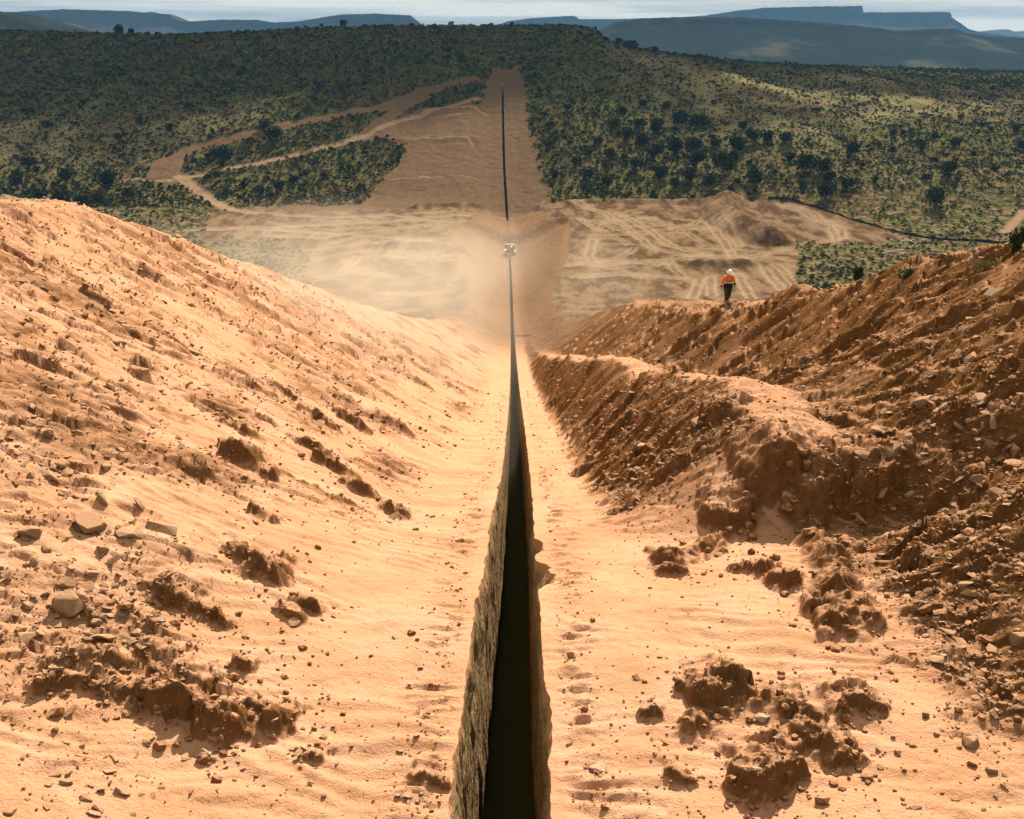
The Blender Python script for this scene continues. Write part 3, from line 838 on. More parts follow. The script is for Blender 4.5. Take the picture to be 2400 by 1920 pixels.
far_ridge('scrub_ridge', 'hazy blue scrub ridge with pale patches below the long mesa', [(1260, 120), (1330, 95), (1400, 74), (1450, 52), (1510, 43), (1600, 40), (1740, 41), (1860, 49), (1980, 58), (2060, 66), (2100, 73), (2150, 71), (2200, 68), (2235, 67), (2262, 78), (2300, 84), (2400, 90), (2700, 92)], 2700, M_BLUE, 0.02, 900, gully=0.16, seed=231)
far_ridge('scrub_spur', 'grey green spur descending behind the hill at left', [(-300, 10), (-100, 20), (0, 29), (30, 33), (60, 44), (100, 58), (140, 70), (200, 90)], 1900, M_BLUE, 0.02, 700, seed=241)

# ------------------------------------------------------------------ plants
def leaf_mesh(name, n, rx, rz, leaf, seed, mat, zc=0.5, hollow=0.45, lobes=0, upright=0.0):
    r = np.random.default_rng(seed)
    V = []; Q = []
    cent = []
    if lobes:
        for _ in range(lobes):
            an = r.uniform(0, 2 * math.pi); rr = r.uniform(0.15, 0.62)
            cent.append((rr * math.cos(an), rr * math.sin(an), r.uniform(-0.25, 0.55), r.uniform(0.38, 0.62)))
    for i in range(n):
        d = r.normal(size=3); d /= np.linalg.norm(d)
        rad = (hollow + (1 - hollow) * r.random() ** 0.6)
        if cent:
            c = cent[r.integers(len(cent))]
            p = np.array([c[0] + d[0] * rad * c[3], c[1] + d[1] * rad * c[3], c[2] + d[2] * rad * c[3]])
        else:
            p = d * rad
        p = np.array([p[0] * rx, p[1] * rx, zc * rz * 2 * 0.5 + p[2] * rz * 0.5 + 0.0])
        if p[2] < 0.02 * rz: p[2] = abs(p[2]) + 0.02 * rz
        a = r.normal(size=3) + np.array([d[0], d[1], upright * 3]); a /= np.linalg.norm(a)
        b = np.cross(a, r.normal(size=3)); b /= np.linalg.norm(b)
        s1 = leaf * r.uniform(0.6, 1.3); s2 = s1 * r.uniform(0.35, 0.7)
        k = len(V)
        V += [p - a * s1 - b * s2 * 0.3, p + b * s2, p + a * s1, p - b * s2 * 0.9]
        Q.append((k, k + 1, k + 2, k + 3))
    me = fast_mesh(name, np.array(V), np.array(Q), False)
    me.materials.append(mat)
    return me

def leaf_material(name, c1, c2, var=0.35):
    t = NT(name, 0.9, 0.04)
    oi = t.n.new('ShaderNodeObjectInfo')
    g = t.n.new('ShaderNodeNewGeometry')
    c = t.mix(oi.outputs['Random'], c1, c2)
    hsv = t.n.new('ShaderNodeHueSaturation')
    t.l.new(c, hsv.inputs['Color'])
    t.l.new(t.ramp(g.outputs['Random Per Island'], 0, 1, 1 - var, 1 + var), hsv.inputs['Value'])
    t.color(hsv.outputs['Color'])
    return t.m
M_SAGE = leaf_material('sage_leaf', (0.068, 0.090, 0.034), (0.046, 0.068, 0.027))
M_DARKSCRUB = leaf_material('dark_scrub_leaf', (0.022, 0.036, 0.015), (0.040, 0.050, 0.017))
M_JUNIPER = leaf_material('juniper_leaf', (0.022, 0.033, 0.012), (0.032, 0.042, 0.016))
M_STRAW = leaf_material('straw_grass', (0.26, 0.21, 0.105), (0.20, 0.165, 0.08))
def bark_material():
    t = NT('bark'); t.color(t.mix(t.ramp(t.noise(9.0, 4), 0.4, 0.6), (0.12, 0.085, 0.055), (0.20, 0.16, 0.12))); return t.m
M_BARK = bark_material()

sage_meshes = [leaf_mesh('sage_bush', 90, 0.60, 0.85, 0.14, 300 + i, M_SAGE, hollow=0.35, lobes=4, upright=0.25) for i in range(4)]
scrub_meshes = [leaf_mesh('scrub_bush', 44, 0.75, 1.1, 0.26, 310 + i, M_DARKSCRUB, hollow=0.35, lobes=3) for i in range(3)] + [leaf_mesh('sage_far', 34, 0.62, 0.8, 0.24, 316 + i, M_SAGE, hollow=0.35, lobes=3) for i in range(2)]
grass_meshes = [leaf_mesh('grass_tuft', 26, 0.30, 0.42, 0.17, 320 + i, M_STRAW, hollow=0.1, upright=1.0) for i in range(2)]
crown_meshes = [leaf_mesh('juniper_crown', 900, 1.0, 2.1, 0.135, 330 + i, M_JUNIPER, zc=0.40, hollow=0.5, lobes=10) for i in range(4)]

def tube(bm, pts, radii, sides=6):
    rings = []; radii = [float(r) for r in radii]
    for i, p in enumerate(pts):
        p = Vector(p)
        d = (Vector(pts[min(i + 1, len(pts) - 1)]) - Vector(pts[max(i - 1, 0)])).normalized()
        u = d.orthogonal().normalized(); v = d.cross(u)
        rings.append([bm.verts.new(p + radii[i] * (math.cos(2 * math.pi * k / sides) * u + math.sin(2 * math.pi * k / sides) * v)) for k in range(sides)])
    for a, b in zip(rings[:-1], rings[1:]):
        # match ring phases so the tube does not pinch
        off = min(range(sides), key=lambda o: sum((a[k].co - b[(k + o) % sides].co).length for k in range(sides)))
        for k in range(sides):
            bm.faces.new((a[k], a[(k + 1) % sides], b[(k + 1 + off) % sides], b[(k + off) % sides]))
    bm.faces.new(rings[0][::-1]); bm.faces.new(rings[-1])

def bm_mesh(name, bm, mat=None, smooth=True):
    bmesh.ops.recalc_face_normals(bm, faces=bm.faces)
    me = bpy.data.meshes.new(name)
    bm.to_mesh(me); bm.free()
    for p in me.polygons: p.use_smooth = smooth
    if mat: me.materials.append(mat)
    return me

def trunk_mesh(seed):
    r = random.Random(seed); bm = bmesh.new()
    tube(bm, [(0, 0, -0.15), (0.05, 0.02, 0.35), (0.02, -0.05, 0.8), (0.06, 0.0, 1.35)], [0.16, 0.13, 0.10, 0.04])
    for k in range(5):
        a = r.uniform(0, 6.28); z = r.uniform(0.3, 0.8)
        tube(bm, [(0.03, 0, z), (0.3 * math.cos(a), 0.3 * math.sin(a), z + 0.3), (0.65 * math.cos(a), 0.65 * math.sin(a), z + 0.55)], [0.07, 0.05, 0.02], 5)
    return bm_mesh('trunk', bm, M_BARK)
trunk_meshes = [trunk_mesh(i) for i in range(3)]

def ground_z(x, Y):
    z, A = height(np.array([[x]], float), np.array([[Y]], float))
    return float(z[0, 0])

# ---- junipers, one object each: base point in the photo, crown width in photo pixels, where it stands
JUN = {
    'valley': [(1640, 300, 46), (1676, 348, 32), (1728, 355, 46), (1765, 338, 36), (1795, 335, 42), (1838, 338, 38), (1742, 306, 26), (1622, 365, 50), (1692, 404, 58), (1766, 436, 50), (1888, 404, 52), (1926, 408, 46), (1942, 428, 32), (1988, 444, 38), (1936, 466, 56),
               (1996, 364, 42), (2020, 394, 16), (2092, 320, 22), (2156, 354, 32), (2190, 326, 22), (2240, 346, 30), (2172, 424, 26), (2222, 416, 42), (2190, 486, 56), (2116, 318, 16), (2380, 312, 24), (2396, 352, 26), (1612, 424, 46), (1632, 394, 46), (1660, 436, 40), (1716, 380, 40), (1850, 380, 30), (2090, 360, 20), (2280, 370, 18), (2330, 400, 20), (2050, 430, 20), (2300, 300, 16), (2250, 280, 14)],
    'nose': [(1470, 332, 36), (1502, 345, 42), (1542, 312, 42), (1582, 362, 48), (1532, 376, 48), (1442, 302, 30), (1592, 294, 46), (1490, 400, 40), (1550, 420, 40), (1430, 380, 34), (1282, 352, 26), (1400, 340, 30), (1380, 420, 30), (1460, 270, 26), (1510, 250, 24), (1560, 260, 26), (1290, 300, 22), (1330, 260, 22), (1350, 390, 30), (1420, 440, 34), (1580, 446, 30), (1500, 300, 30), (1300, 420, 26)],
    'skyline': [(1468, 112, 30), (1482, 104, 26), (1450, 100, 20), (1536, 118, 20), (1582, 130, 16), (1604, 132, 14), (1640, 134, 14), (1362, 66, 14), (1310, 62, 12), (1400, 82, 16), (1418, 96, 18), (1500, 122, 16), (1700, 140, 10), (1940, 154, 9)],
    'lonely': [(278, 80, 26)], 'small_lonely': [(308, 77, 12)], 'notch': [(804, 62, 13)],
    'slope': [(396, 308, 26), (326, 292, 24), (640, 334, 48), (196, 248, 18), (620, 305, 34), (440, 258, 20), (110, 300, 22), (60, 270, 20), (280, 330, 24), (700, 280, 18), (740, 200, 14), (560, 180, 14), (330, 200, 14), (480, 150, 12), (860, 150, 12)],
    'road': [(528, 390, 50), (500, 372, 26), (610, 456, 28), (652, 450, 32), (570, 440, 22), (690, 430, 22), (760, 420, 22), (820, 400, 20)],
    'foot': [(248, 440, 62), (100, 476, 52), (150, 486, 60), (196, 494, 46), (300, 470, 34), (40, 440, 40), (230, 480, 36), (160, 430, 40), (70, 400, 36)],
}
JLAB = {
    'valley': ('dark juniper in the right scrub valley', 'junipers in the right valley'),
    'nose': ('dark juniper on the hill flank right of the scar', 'junipers on the hill flank'),
    'skyline': ('juniper on the dark hill crest', 'junipers on the hill crest'),
    'slope': ('juniper on the left hillside above the red road', 'junipers on the left hillside'),
    'road': ('juniper between the red road and left pad', 'junipers below the hill road'),
    'foot': ('dark juniper just behind the left sand bank', 'junipers behind the left bank'),
    'lonely': ('lone wide juniper standing out on the skyline at far left', None),
    'small_lonely': ('tiny juniper just right of the lone skyline juniper at far left', None),
    'notch': ('small juniper on the skyline in front of the pale gap between mesas', None),
}
ORD1 = ['', 'first', 'second', 'third', 'fourth', 'fifth', 'sixth', 'seventh', 'eighth', 'ninth', 'tenth', 'eleventh', 'twelfth', 'thirteenth', 'fourteenth', 'fifteenth', 'sixteenth', 'seventeenth', 'eighteenth', 'nineteenth']
def ordinal(n):
    if n < 20: return ORD1[n]
    t = {2: ('twentieth', 'twenty-'), 3: ('thirtieth', 'thirty-'), 4: ('fortieth', 'forty-')}[n // 10]
    return t[0] if n % 10 == 0 else t[1] + ORD1[n % 10]
ji = 0
for key, lst in JUN.items():
    lab, grp = JLAB[key]
    wmed = sorted(t[2] for t in lst)[len(lst) // 2]
    for rank, (px, py, wpx) in enumerate(sorted(lst)):
        gx, gy, gz, zc = ground_hit(px, py, 130)
        if gy > 1250: gy = 800.0; gx = ray(px, py)[0] * gy
        gz = ground_z(gx, gy)
        R = max(0.5 * wpx * zc / 2573.0, 0.8) * (0.72 if key == 'skyline' else 1.0)
        e = bpy.data.objects.new('juniper_tree', None); col.objects.link(e)
        e.location = (gx, gy, gz - 0.12 * R); e.scale = (R, R, R * random.uniform(0.82, 1.05)); e.rotation_euler = (0, 0, random.uniform(0, 6.28))
        tag(e, lab if len(lst) == 1 else '%s %s, %s from the left' % ('large' if wpx > wmed * 1.2 else 'small' if wpx < wmed * 0.75 else 'mid-sized', lab, ordinal(rank + 1)), 'tree', grp)
        link('crown', crown_meshes[ji % 4], e); link('trunk', trunk_meshes[ji % 3], e)
        ji += 1

# ---- scatter helper: instances on points, one object, counted as stuff
def scatter(name, label, protos, pts, scl, rot, mat_kind='stuff', ridx=None):
    hid = bpy.data.collections.new(name + '_kinds')
    for k, me in enumerate(protos):
        o = bpy.data.objects.new('%s_kind_%02d' % (name, k), me); hid.objects.link(o)
    me = bpy.data.meshes.new(name)
    me.vertices.add(len(pts)); me.vertices.foreach_set('co', np.ascontiguousarray(pts, np.float32).ravel())
    a = me.attributes.new('scl', 'FLOAT_VECTOR', 'POINT'); a.data.foreach_set('vector', np.ascontiguousarray(scl, np.float32).ravel())
    a = me.attributes.new('rot', 'FLOAT_VECTOR', 'POINT'); a.data.foreach_set('vector', np.ascontiguousarray(rot, np.float32).ravel())
    a = me.attributes.new('pick', 'INT', 'POINT'); a.data.foreach_set('value', (ridx if ridx is not None else rng.integers(0, len(protos), len(pts))).astype(np.int32))
    o = link(name, me)
    ng = bpy.data.node_groups.new(name, 'GeometryNodeTree')
    ng.interface.new_socket('Geometry', in_out='INPUT', socket_type='NodeSocketGeometry')
    ng.interface.new_socket('Geometry', in_out='OUTPUT', socket_type='NodeSocketGeometry')
    gi = ng.nodes.new('NodeGroupInput'); go = ng.nodes.new('NodeGroupOutput')
    ci = ng.nodes.new('GeometryNodeCollectionInfo'); ci.inputs['Collection'].default_value = hid
    ci.inputs['Separate Children'].default_value = True; ci.inputs['Reset Children'].default_value = True
    ip = ng.nodes.new('GeometryNodeInstanceOnPoints'); ip.inputs['Pick Instance'].default_value = True
    def na(nm, ty):
        n = ng.nodes.new('GeometryNodeInputNamedAttribute'); n.data_type = ty; n.inputs['Name'].default_value = nm
        return n.outputs['Attribute']
    ng.links.new(gi.outputs[0], ip.inputs['Points']); ng.links.new(ci.outputs[0], ip.inputs['Instance'])
    ng.links.new(na('pick', 'INT'), ip.inputs['Instance Index'])
    er = ng.nodes.new('FunctionNodeEulerToRotation'); ng.links.new(na('rot', 'FLOAT_VECTOR'), er.inputs[0])
    ng.links.new(er.outputs[0], ip.inputs['Rotation']); ng.links.new(na('scl', 'FLOAT_VECTOR'), ip.inputs['Scale'])
    ng.links.new(ip.outputs[0], go.inputs[0])
    md = o.modifiers.new('scatter', 'NODES'); md.node_group = ng
    tag(o, label, None, None, mat_kind)
    return o

def veg_points(n, y0, y1, umin, umax, power=0.0):
    Y = np.sqrt(rng.uniform(y0**2, y1**2, n)); x = rng.uniform(umin, umax, n) * Y
    z, A = height(x[None, :], Y[None, :])
    return x, Y, z[0], {k: v[0] for k, v in A.items()}

def yaw(n):
    r = np.zeros((n, 3)); r[:, 2] = rng.uniform(0, 6.283, n); r[:, 0] = rng.normal(0, 0.08, n); return r

# valley scrub on the right plain and around the pads: the 300 nearest are objects, the rest one mass
x, Y, z, A = veg_points(36000, 300, 640, -0.52, 0.52)
keep = (A['veg'] > 0.6) & (rng.random(len(x)) < 0.30 + 0.9 * sstep(-0.3, 0.5, fbm(x / 9, Y / 9, 401, 3)))
x, Y, z = x[keep], Y[keep], z[keep]
# leave only what the sight lines reach over the near banks
order = np.argsort(Y)
x, Y, z = x[order], Y[order], z[order]
def seen_over_banks(x, Y, z):
    ok = np.ones(len(x), bool)
    for f in np.linspace(0.06, 0.93, 60):
        ok &= base_height(x * f, Y * f) < CAM_Z + (z + 0.6 - CAM_Z) * f + 0.3
    return ok
vis = seen_over_banks(x, Y, z) & (np.abs(x / Y) < 0.47)
ids = np.nonzero(vis)[0][:300]
for k, i in enumerate(ids):
    o = link('sage_bush', sage_meshes[k % 4])
    s = random.uniform(0.9, 1.9)
    o.location = (x[i], Y[i], z[i] - 0.05); o.scale = (s, s, s * random.uniform(0.75, 1.0)); o.rotation_euler = (0, 0, random.uniform(0, 6.28))
    if x[i] > 0:
        tag(o, 'grey green sagebrush bush on the scrub flat behind the right bank', 'bush', 'sagebrush on the near right flat')
    else:
        tag(o, 'grey green sagebrush bush beside the left graded pad', 'bush', 'sagebrush beside the left pad')
rest = np.ones(len(x), bool); rest[ids] = False
n = rest.sum(); s = rng.uniform(0.8, 1.7, n)
scatter('valley_scrub', 'grey green sagebrush covering the valley floor beyond the nearest bushes', sage_meshes + grass_meshes, np.stack([x[rest], Y[rest], z[rest] - 0.05], 1), np.stack([s, s, s * rng.uniform(0.7, 1.0, n)], 1), yaw(n))

x, Y, z, A = veg_points(110000, 470, 1010, -0.53, 0.53)
nz = fbm(x / 26, Y / 60, 411, 4)
dens = 0.55 + 0.45 * sstep(-0.45, 0.35, nz)
right = sstep(60, 130, x)
dens = dens * (1 - right) + right * (0.30 + 0.65 * sstep(-0.2, 0.4, fbm(x / 40, Y / 40, 412, 4) + 0.5 * sstep(220, 420, x)))
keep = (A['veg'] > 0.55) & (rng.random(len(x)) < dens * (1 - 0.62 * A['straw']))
x, Y, z = x[keep], Y[keep], z[keep]
n = len(x); s = rng.lognormal(-0.02, 0.42, n)
pick = np.where(rng.random(n) < 0.62 - 0.3 * sstep(80, 160, x), rng.integers(0, 3, n), rng.integers(3, 5, n))
scatter('hill_scrub', 'dark low scrub covering the far hillside', scrub_meshes, np.stack([x, Y, z - 0.08], 1), np.stack([s, s, s * rng.uniform(0.7, 1.1, n)], 1), yaw(n), ridx=pick)

# ------------------------------------------------------------------ rocks and clods
def rock_mesh(name, seed, mat, flat=0.6, n=16, elong=1.0):
    r = random.Random(seed); bm = bmesh.new()
    for _ in range(n):
        v = Vector((r.gauss(0, 1), r.gauss(0, 1), r.gauss(0, 1))).normalized() * r.uniform(0.75, 1.0)
        v = Vector((max(-0.72, min(0.72, v.x)), max(-0.72, min(0.72, v.y)), max(-0.6, min(0.6, v.z))))
        bm.verts.new((v.x * elong, v.y, v.z * flat))
    res = bmesh.ops.convex_hull(bm, input=bm.verts)
    bmesh.ops.delete(bm, geom=[g for g in res['geom_interior'] if isinstance(g, bmesh.types.BMVert)], context='VERTS')
    bmesh.ops.dissolve_limit(bm, angle_limit=math.radians(9), verts=bm.verts, edges=bm.edges)
    bmesh.ops.bevel(bm, geom=list(bm.edges), offset=0.045, segments=1, affect='EDGES', clamp_overlap=True)
    return bm_mesh(name, bm, mat, False)
def clod_mesh(name, seed, mat, sub=2, rough=0.34):
    bm = bmesh.new(); bmesh.ops.create_icosphere(bm, subdivisions=sub, radius=0.6)
    r = random.Random(seed); ph = [r.uniform(0, 9) for _ in range(6)]
    for v in bm.verts:
        p = v.co * 3.2
        k = float(noise(np.array(p.x + ph[0] + p.z), np.array(p.y + ph[1] - p.z * 0.6), seed)) + 0.6 * float(noise(np.array(p.x * 2.3 + ph[2] - p.z), np.array(p.y * 2.3 + p.z), seed + 1))
        v.co *= 1 + rough * k
        v.co.z *= 0.72
    return bm_mesh(name, bm, mat, False)
def stone_material(name, a, b, dust):
    t = NT(name)
    oi = t.n.new('ShaderNodeObjectInfo')
    c = t.mix(oi.outputs['Random'], a, b)
    c = t.mix(t.ramp(t.noise(14.0, 4, 0.6), 0.35, 0.7, 0, 0.55), c, dust)
    # wind-laid sand lies on the upper faces
    c = t.mix(t.ramp(t.normal_z(), 0.6, 0.95, 0, 0.55), c, SAND)
    t.color(c)
    t.bump(t.noise(30.0, 4, 0.6), 0.015, 0.8)
    return t.m
M_ROCK = stone_material('tan_rock', (0.22, 0.142, 0.076), (0.30, 0.20, 0.115), (0.19, 0.115, 0.058))
M_CLOD = stone_material('brown_clod', (0.17, 0.078, 0.029), (0.23, 0.115, 0.048), (0.15, 0.068, 0.026))
M_PALE = stone_material('pale_rock', (0.36, 0.29, 0.215), (0.32, 0.25, 0.18), (0.28, 0.20, 0.13))
slab_meshes = [rock_mesh('rock', 500 + i, M_ROCK, 0.5, 16, 1.35) for i in range(6)]
block_meshes = [rock_mesh('rock', 510 + i, M_ROCK, 0.85, 18, 1.0) for i in range(5)]
clod_meshes = [clod_mesh('dirt_clod', 520 + i, M_CLOD, 2) for i in range(6)]
pale_meshes = [rock_mesh('pale_rock', 530 + i, M_PALE, 0.6, 14, 1.2) for i in range(3)]
chip_meshes = [rock_mesh('chip', 540 + i, M_ROCK, 0.5, 10, 1.3) for i in range(3)] + [clod_mesh('crumb', 550 + i, M_CLOD, 1, 0.4) for i in range(4)]

def bank_normal(x, Y):
    e = 0.3
    zx = (base_height(np.array(x + e), np.array(Y)) - base_height(np.array(x - e), np.array(Y))) / (2 * e)
    zy = (base_height(np.array(x), np.array(Y + e)) - base_height(np.array(x), np.array(Y - e))) / (2 * e)
    return Vector((-float(zx), -float(zy), 1)).normalized()

def put_rock(name, me, px, py, wpx, label, group, cat='rock', sink=0.30, spin=None, tilt=0.25):
    gx, gy, gz, zc = ground_hit(px, py)
    gz = ground_z(gx, gy)
    R = 0.5 * wpx * zc / 2573.0 / 0.85
    o = link(name, me)
    n = bank_normal(gx, gy)
    q = n.to_track_quat('Z', 'Y') @ Matrix.Rotation(spin if spin is not None else random.uniform(0, 6.28), 3, 'Z').to_quaternion() @ Matrix.Rotation(random.gauss(0, tilt), 3, 'X').to_quaternion()
    o.rotation_mode = 'QUATERNION'; o.rotation_quaternion = q
    s = R * random.uniform(0.9, 1.1)
    o.scale = (s, s * random.uniform(0.8, 1.1), s * random.uniform(0.85, 1.15))
    o.location = (gx, gy, gz + R * (0.5 - sink) * 0.6)
    tag(o, label, cat, group)
    return o

# rocks that can be told apart
put_rock('rock', pale_meshes[0], 1768, 1856, 34, 'pale pointed stone in the shadow of the lower right spoil heap', None, sink=0.0)
put_rock('rock', pale_meshes[1], 475, 1770, 38, 'pale rounded stone at the foot of the big left clod heap', None, sink=0.1)
put_rock('rock', pale_meshes[2], 2330, 690, 52, 'flat pale slab high on the right bank below the shrubs', None)
put_rock('rock', pale_meshes[0], 2210, 965, 30, 'grey pointed stone half way up the right bank', None)
put_rock('rock', block_meshes[0], 165, 1440, 86, 'large dark brown boulder at the lower left bank edge', None)
put_rock('rock', block_meshes[1], 70, 1262, 62, 'split brown boulder above the large boulder at left', None)
put_rock('rock', slab_meshes[0], 215, 1235, 96, 'long dark slab jutting from the left bank', None)
put_rock('rock', slab_meshes[1], 378, 1246, 58, 'flat brown slab right of the long dark slab on the left bank', None)
put_rock('rock', slab_meshes[2], 305, 1260, 60, 'tilted slab wedged between two flat slabs on the left bank', None)
put_rock('dirt_clod', clod_meshes[0], 965, 1490, 26, 'single brown clod on the clean sand left of the trench', None, 'clod')
put_rock('rock', block_meshes[2], 1078, 1272, 26, 'tan block lying at the left rim of the trench', None)
put_rock('rock', pale_meshes[1], 1400, 1800, 54, 'grey lump half buried in sand right of the trench near the camera', None)
put_rock('rock', block_meshes[3], 2275, 1750, 46, 'dark angular rock pair on the sand at lower right', None)
put_rock('rock', pale_meshes[2], 1785, 1690, 40, 'rounded tan boulder caught in the middle of the lower right heap', None, sink=0.1)
put_rock('dirt_clod', clod_meshes[1], 745, 1288, 24, 'small dark clod on smooth sand in the middle of the left bank', None, 'clod')
put_rock('rock', block_meshes[4], 2395, 1500, 60, 'broken outcrop block at the right picture edge', None)

for k in range(150):
    i = random.choices(range(len(LUMPS)), [(l[1] - l[0]) * l[3] for l in LUMPS])[0]
    xa, xb_, yb, hp = LUMPS[i]
    w = min(12 + (0.45 * hp - 6) * random.random() ** 1.8, 46) if hp > 30 else random.uniform(10, 18)
    left_ = xa < 1200
    near_ = yb > 1450
    lab, grp = {(True, True): ('brown dirt clod broken from the left clod heap', 'clods of the left heap'), (True, False): ('brown dirt clod broken from a ledge of the left bank', 'clods of the left bank ledges'),
                (False, True): ('brown dirt clod broken from the lower right heap', 'clods of the lower right heap'), (False, False): ('brown dirt clod broken from the right spoil windrow', 'clods of the right windrow')}[(left_, near_)]
    put_rock('dirt_clod', clod_meshes[k % 6], random.uniform(xa - 14, xb_ + 14), yb - hp * random.uniform(-0.15, 1.25), w, lab, grp, 'clod', sink=0.2, tilt=0.7)
ZONES = [  # count, photo box, width range in photo pixels, meshes, name, label, group, category
    (62, (0, 1040, 330, 1560), (18, 52), slab_meshes + block_meshes, 'rock', 'angular tan rock in the broken rubble of the lower left bank', 'rubble rocks of the lower left bank', 'rock'),
    (40, (0, 640, 520, 1040), (16, 36), slab_meshes + block_meshes[:2], 'rock', 'brown rock chip on the upper left bank', 'rock chips of the upper left bank', 'rock'),
    (18, (20, 1720, 420, 1910), (14, 34), slab_meshes, 'rock', 'flat stone half buried in sand at the bottom left', 'flat stones at the bottom left', 'rock'),
    (34, (300, 1480, 760, 1800), (12, 30), clod_meshes, 'dirt_clod', 'brown dirt clod broken from the left clod heap', 'clods of the left heap', 'clod'),
    (44, (1500, 1560, 2120, 1910), (12, 34), clod_meshes, 'dirt_clod', 'brown dirt clod broken from the lower right heap', 'clods of the lower right heap', 'clod'),
    (34, (2080, 1380, 2395, 1900), (14, 34), block_meshes + slab_meshes[:2], 'rock', 'dark stone scattered on the sand at lower right', 'stones on the lower right sand', 'rock'),
    (46, (2000, 760, 2395, 1330), (18, 52), slab_meshes + block_meshes, 'rock', 'brown rock jutting from the right bank', 'rocks of the right bank', 'rock'),
    (22, (1500, 740, 2000, 860), (9, 16), slab_meshes, 'rock', 'small rock on the right bank below the worker', 'small rocks below the worker', 'rock'),
]
for cnt, (xa, ya, xb_, yb), (wa, wb), ms, nm, lab, grp, cat in ZONES:
    for k in range(cnt):
        w = wa + (wb - wa) * random.random() ** 2.2
        put_rock(nm, ms[k % len(ms)], random.uniform(xa, xb_), random.uniform(ya, yb), w, lab, grp, cat, sink=0.35)

# crumbs and chips too many to count
N = 120000
Yp = np.exp(rng.uniform(math.log(7.5), math.log(85), N)); xp = rng.uniform(-0.54, 0.54, N) * Yp
zz, A = height(xp[None, :], Yp[None, :]); zz = zz[0]
lm = A['lump'][0]; rub = A['rub'][0]
dT = np.abs(xp - XT(Yp))
nearl = np.zeros(N)
for (gx, gy, w, hh) in LUMPW:
    nearl = np.maximum(nearl, np.exp(-(((xp - gx) / (1.7 * w + 0.15)) ** 2 + ((Yp - gy - 0.5 * w) / (1.8 * w + 0.4)) ** 2)))
clus = sstep(0.02, 0.5, fbm(xp / 1.1, Yp / 1.1, 601, 4))
clus2 = sstep(0.1, 0.45, fbm(xp / 0.35, Yp / 0.35, 602, 3))
prob = 0.035 + 0.42 * nearl * (0.25 + clus2) + 0.15 * clus * clus2 + (0.32 + 0.4 * (xp > 0)) * rub + 0.25 * (xp > 4.4) * (Yp < 17) * clus2 + 0.75 * (1 - sstep(0.75, 1.35, dT)) * (0.2 + clus2)
keep = (rng.random(N) < prob) & (dT > 0.62)
xp, Yp, zz, rubk, nk = xp[keep], Yp[keep], zz[keep], rub[keep], nearl[keep]
n = len(xp)
s = np.clip(rng.lognormal(math.log(0.020), 0.55, n), 0.008, 0.11) * (0.8 + 0.5 * rubk + 0.5 * nk) * (0.7 + 0.028 * Yp)
pick = np.where(rng.random(n) < np.where(xp < 0, 0.35, 0.25) + 0.35 * rubk * (xp < 0) + 0.3 * rubk * (xp > 0), rng.integers(0, 3, n), rng.integers(3, 7, n))
scatter('gravel', 'loose crumbs of crust and rock chips strewn over the sand', chip_meshes, np.stack([xp, Yp, zz + 0.15 * s], 1), np.stack([s, s * rng.uniform(0.7, 1.1, n), s * rng.uniform(0.7, 1.2, n)], 1), rng.uniform(-0.6, 0.6, (n, 3)) + yaw(n), ridx=pick)
print('gravel', n)

# ------------------------------------------------------------------ the worker on the right bank
def plain(name, c, rough=0.8, spec=0.2, metal=0.0, grain=0.0):
    t = NT(name, rough, spec)
    t.b.inputs['Metallic'].default_value = metal
    if grain:
        k = t.noise(25.0, 4, 0.6)
        t.color(t.mix(t.ramp(k, 0.35, 0.65), c, tuple(v * (1 - grain) for v in c)))
    else:
        t.color(c)
    return t.m
M_SKIN = plain('skin', (0.36, 0.20, 0.13), 0.6, 0.3, grain=0.1)
M_ORANGE = plain('orange_cloth', (0.95, 0.22, 0.03), 0.8, 0.1, grain=0.12)
M_BLACK = plain('black_cloth', (0.012, 0.013, 0.012), 0.85, 0.1)
M_SILVER = plain('reflective_tape', (0.62, 0.62, 0.58), 0.4, 0.5)
M_OLIVE = plain('olive_cloth', (0.045, 0.045, 0.018), 0.9, 0.1, grain=0.3)
M_WHITE = plain('white_plastic', (0.78, 0.77, 0.74), 0.4, 0.5)
M_BOOT = plain('boot_leather', (0.10, 0.06, 0.03), 0.7, 0.2)

def skin_obj(name, joints, edges, mat, parent, sub=1):
    """grow one continuous surface over a skeleton of joints {key: (x, y, z, radius_x, radius_y)}"""
    keys = list(joints)
    me = bpy.data.meshes.new(name)
    me.from_pydata([joints[k][:3] for k in keys], [(keys.index(a), keys.index(b)) for a, b in edges], [])
    tmp = bpy.data.objects.new(name + '_tmp', me); col.objects.link(tmp)
    md = tmp.modifiers.new('skin', 'SKIN'); md.use_smooth_shade = True
    for i, k in enumerate(keys):
        sv = me.skin_vertices[0].data[i]
        sv.radius = (joints[k][3], joints[k][4] if len(joints[k]) > 4 else joints[k][3])
        sv.use_root = (i == 0)
    sb = tmp.modifiers.new('sub', 'SUBSURF'); sb.levels = sub; sb.render_levels = sub
    dg = bpy.context.evaluated_depsgraph_get()
    res = bpy.data.meshes.new_from_object(tmp.evaluated_get(dg))
    res.name = name
    bpy.data.objects.remove(tmp)
    for p in res.polygons: p.use_smooth = True
    res.materials.clear(); res.materials.append(mat)
    return link(name, res, parent)

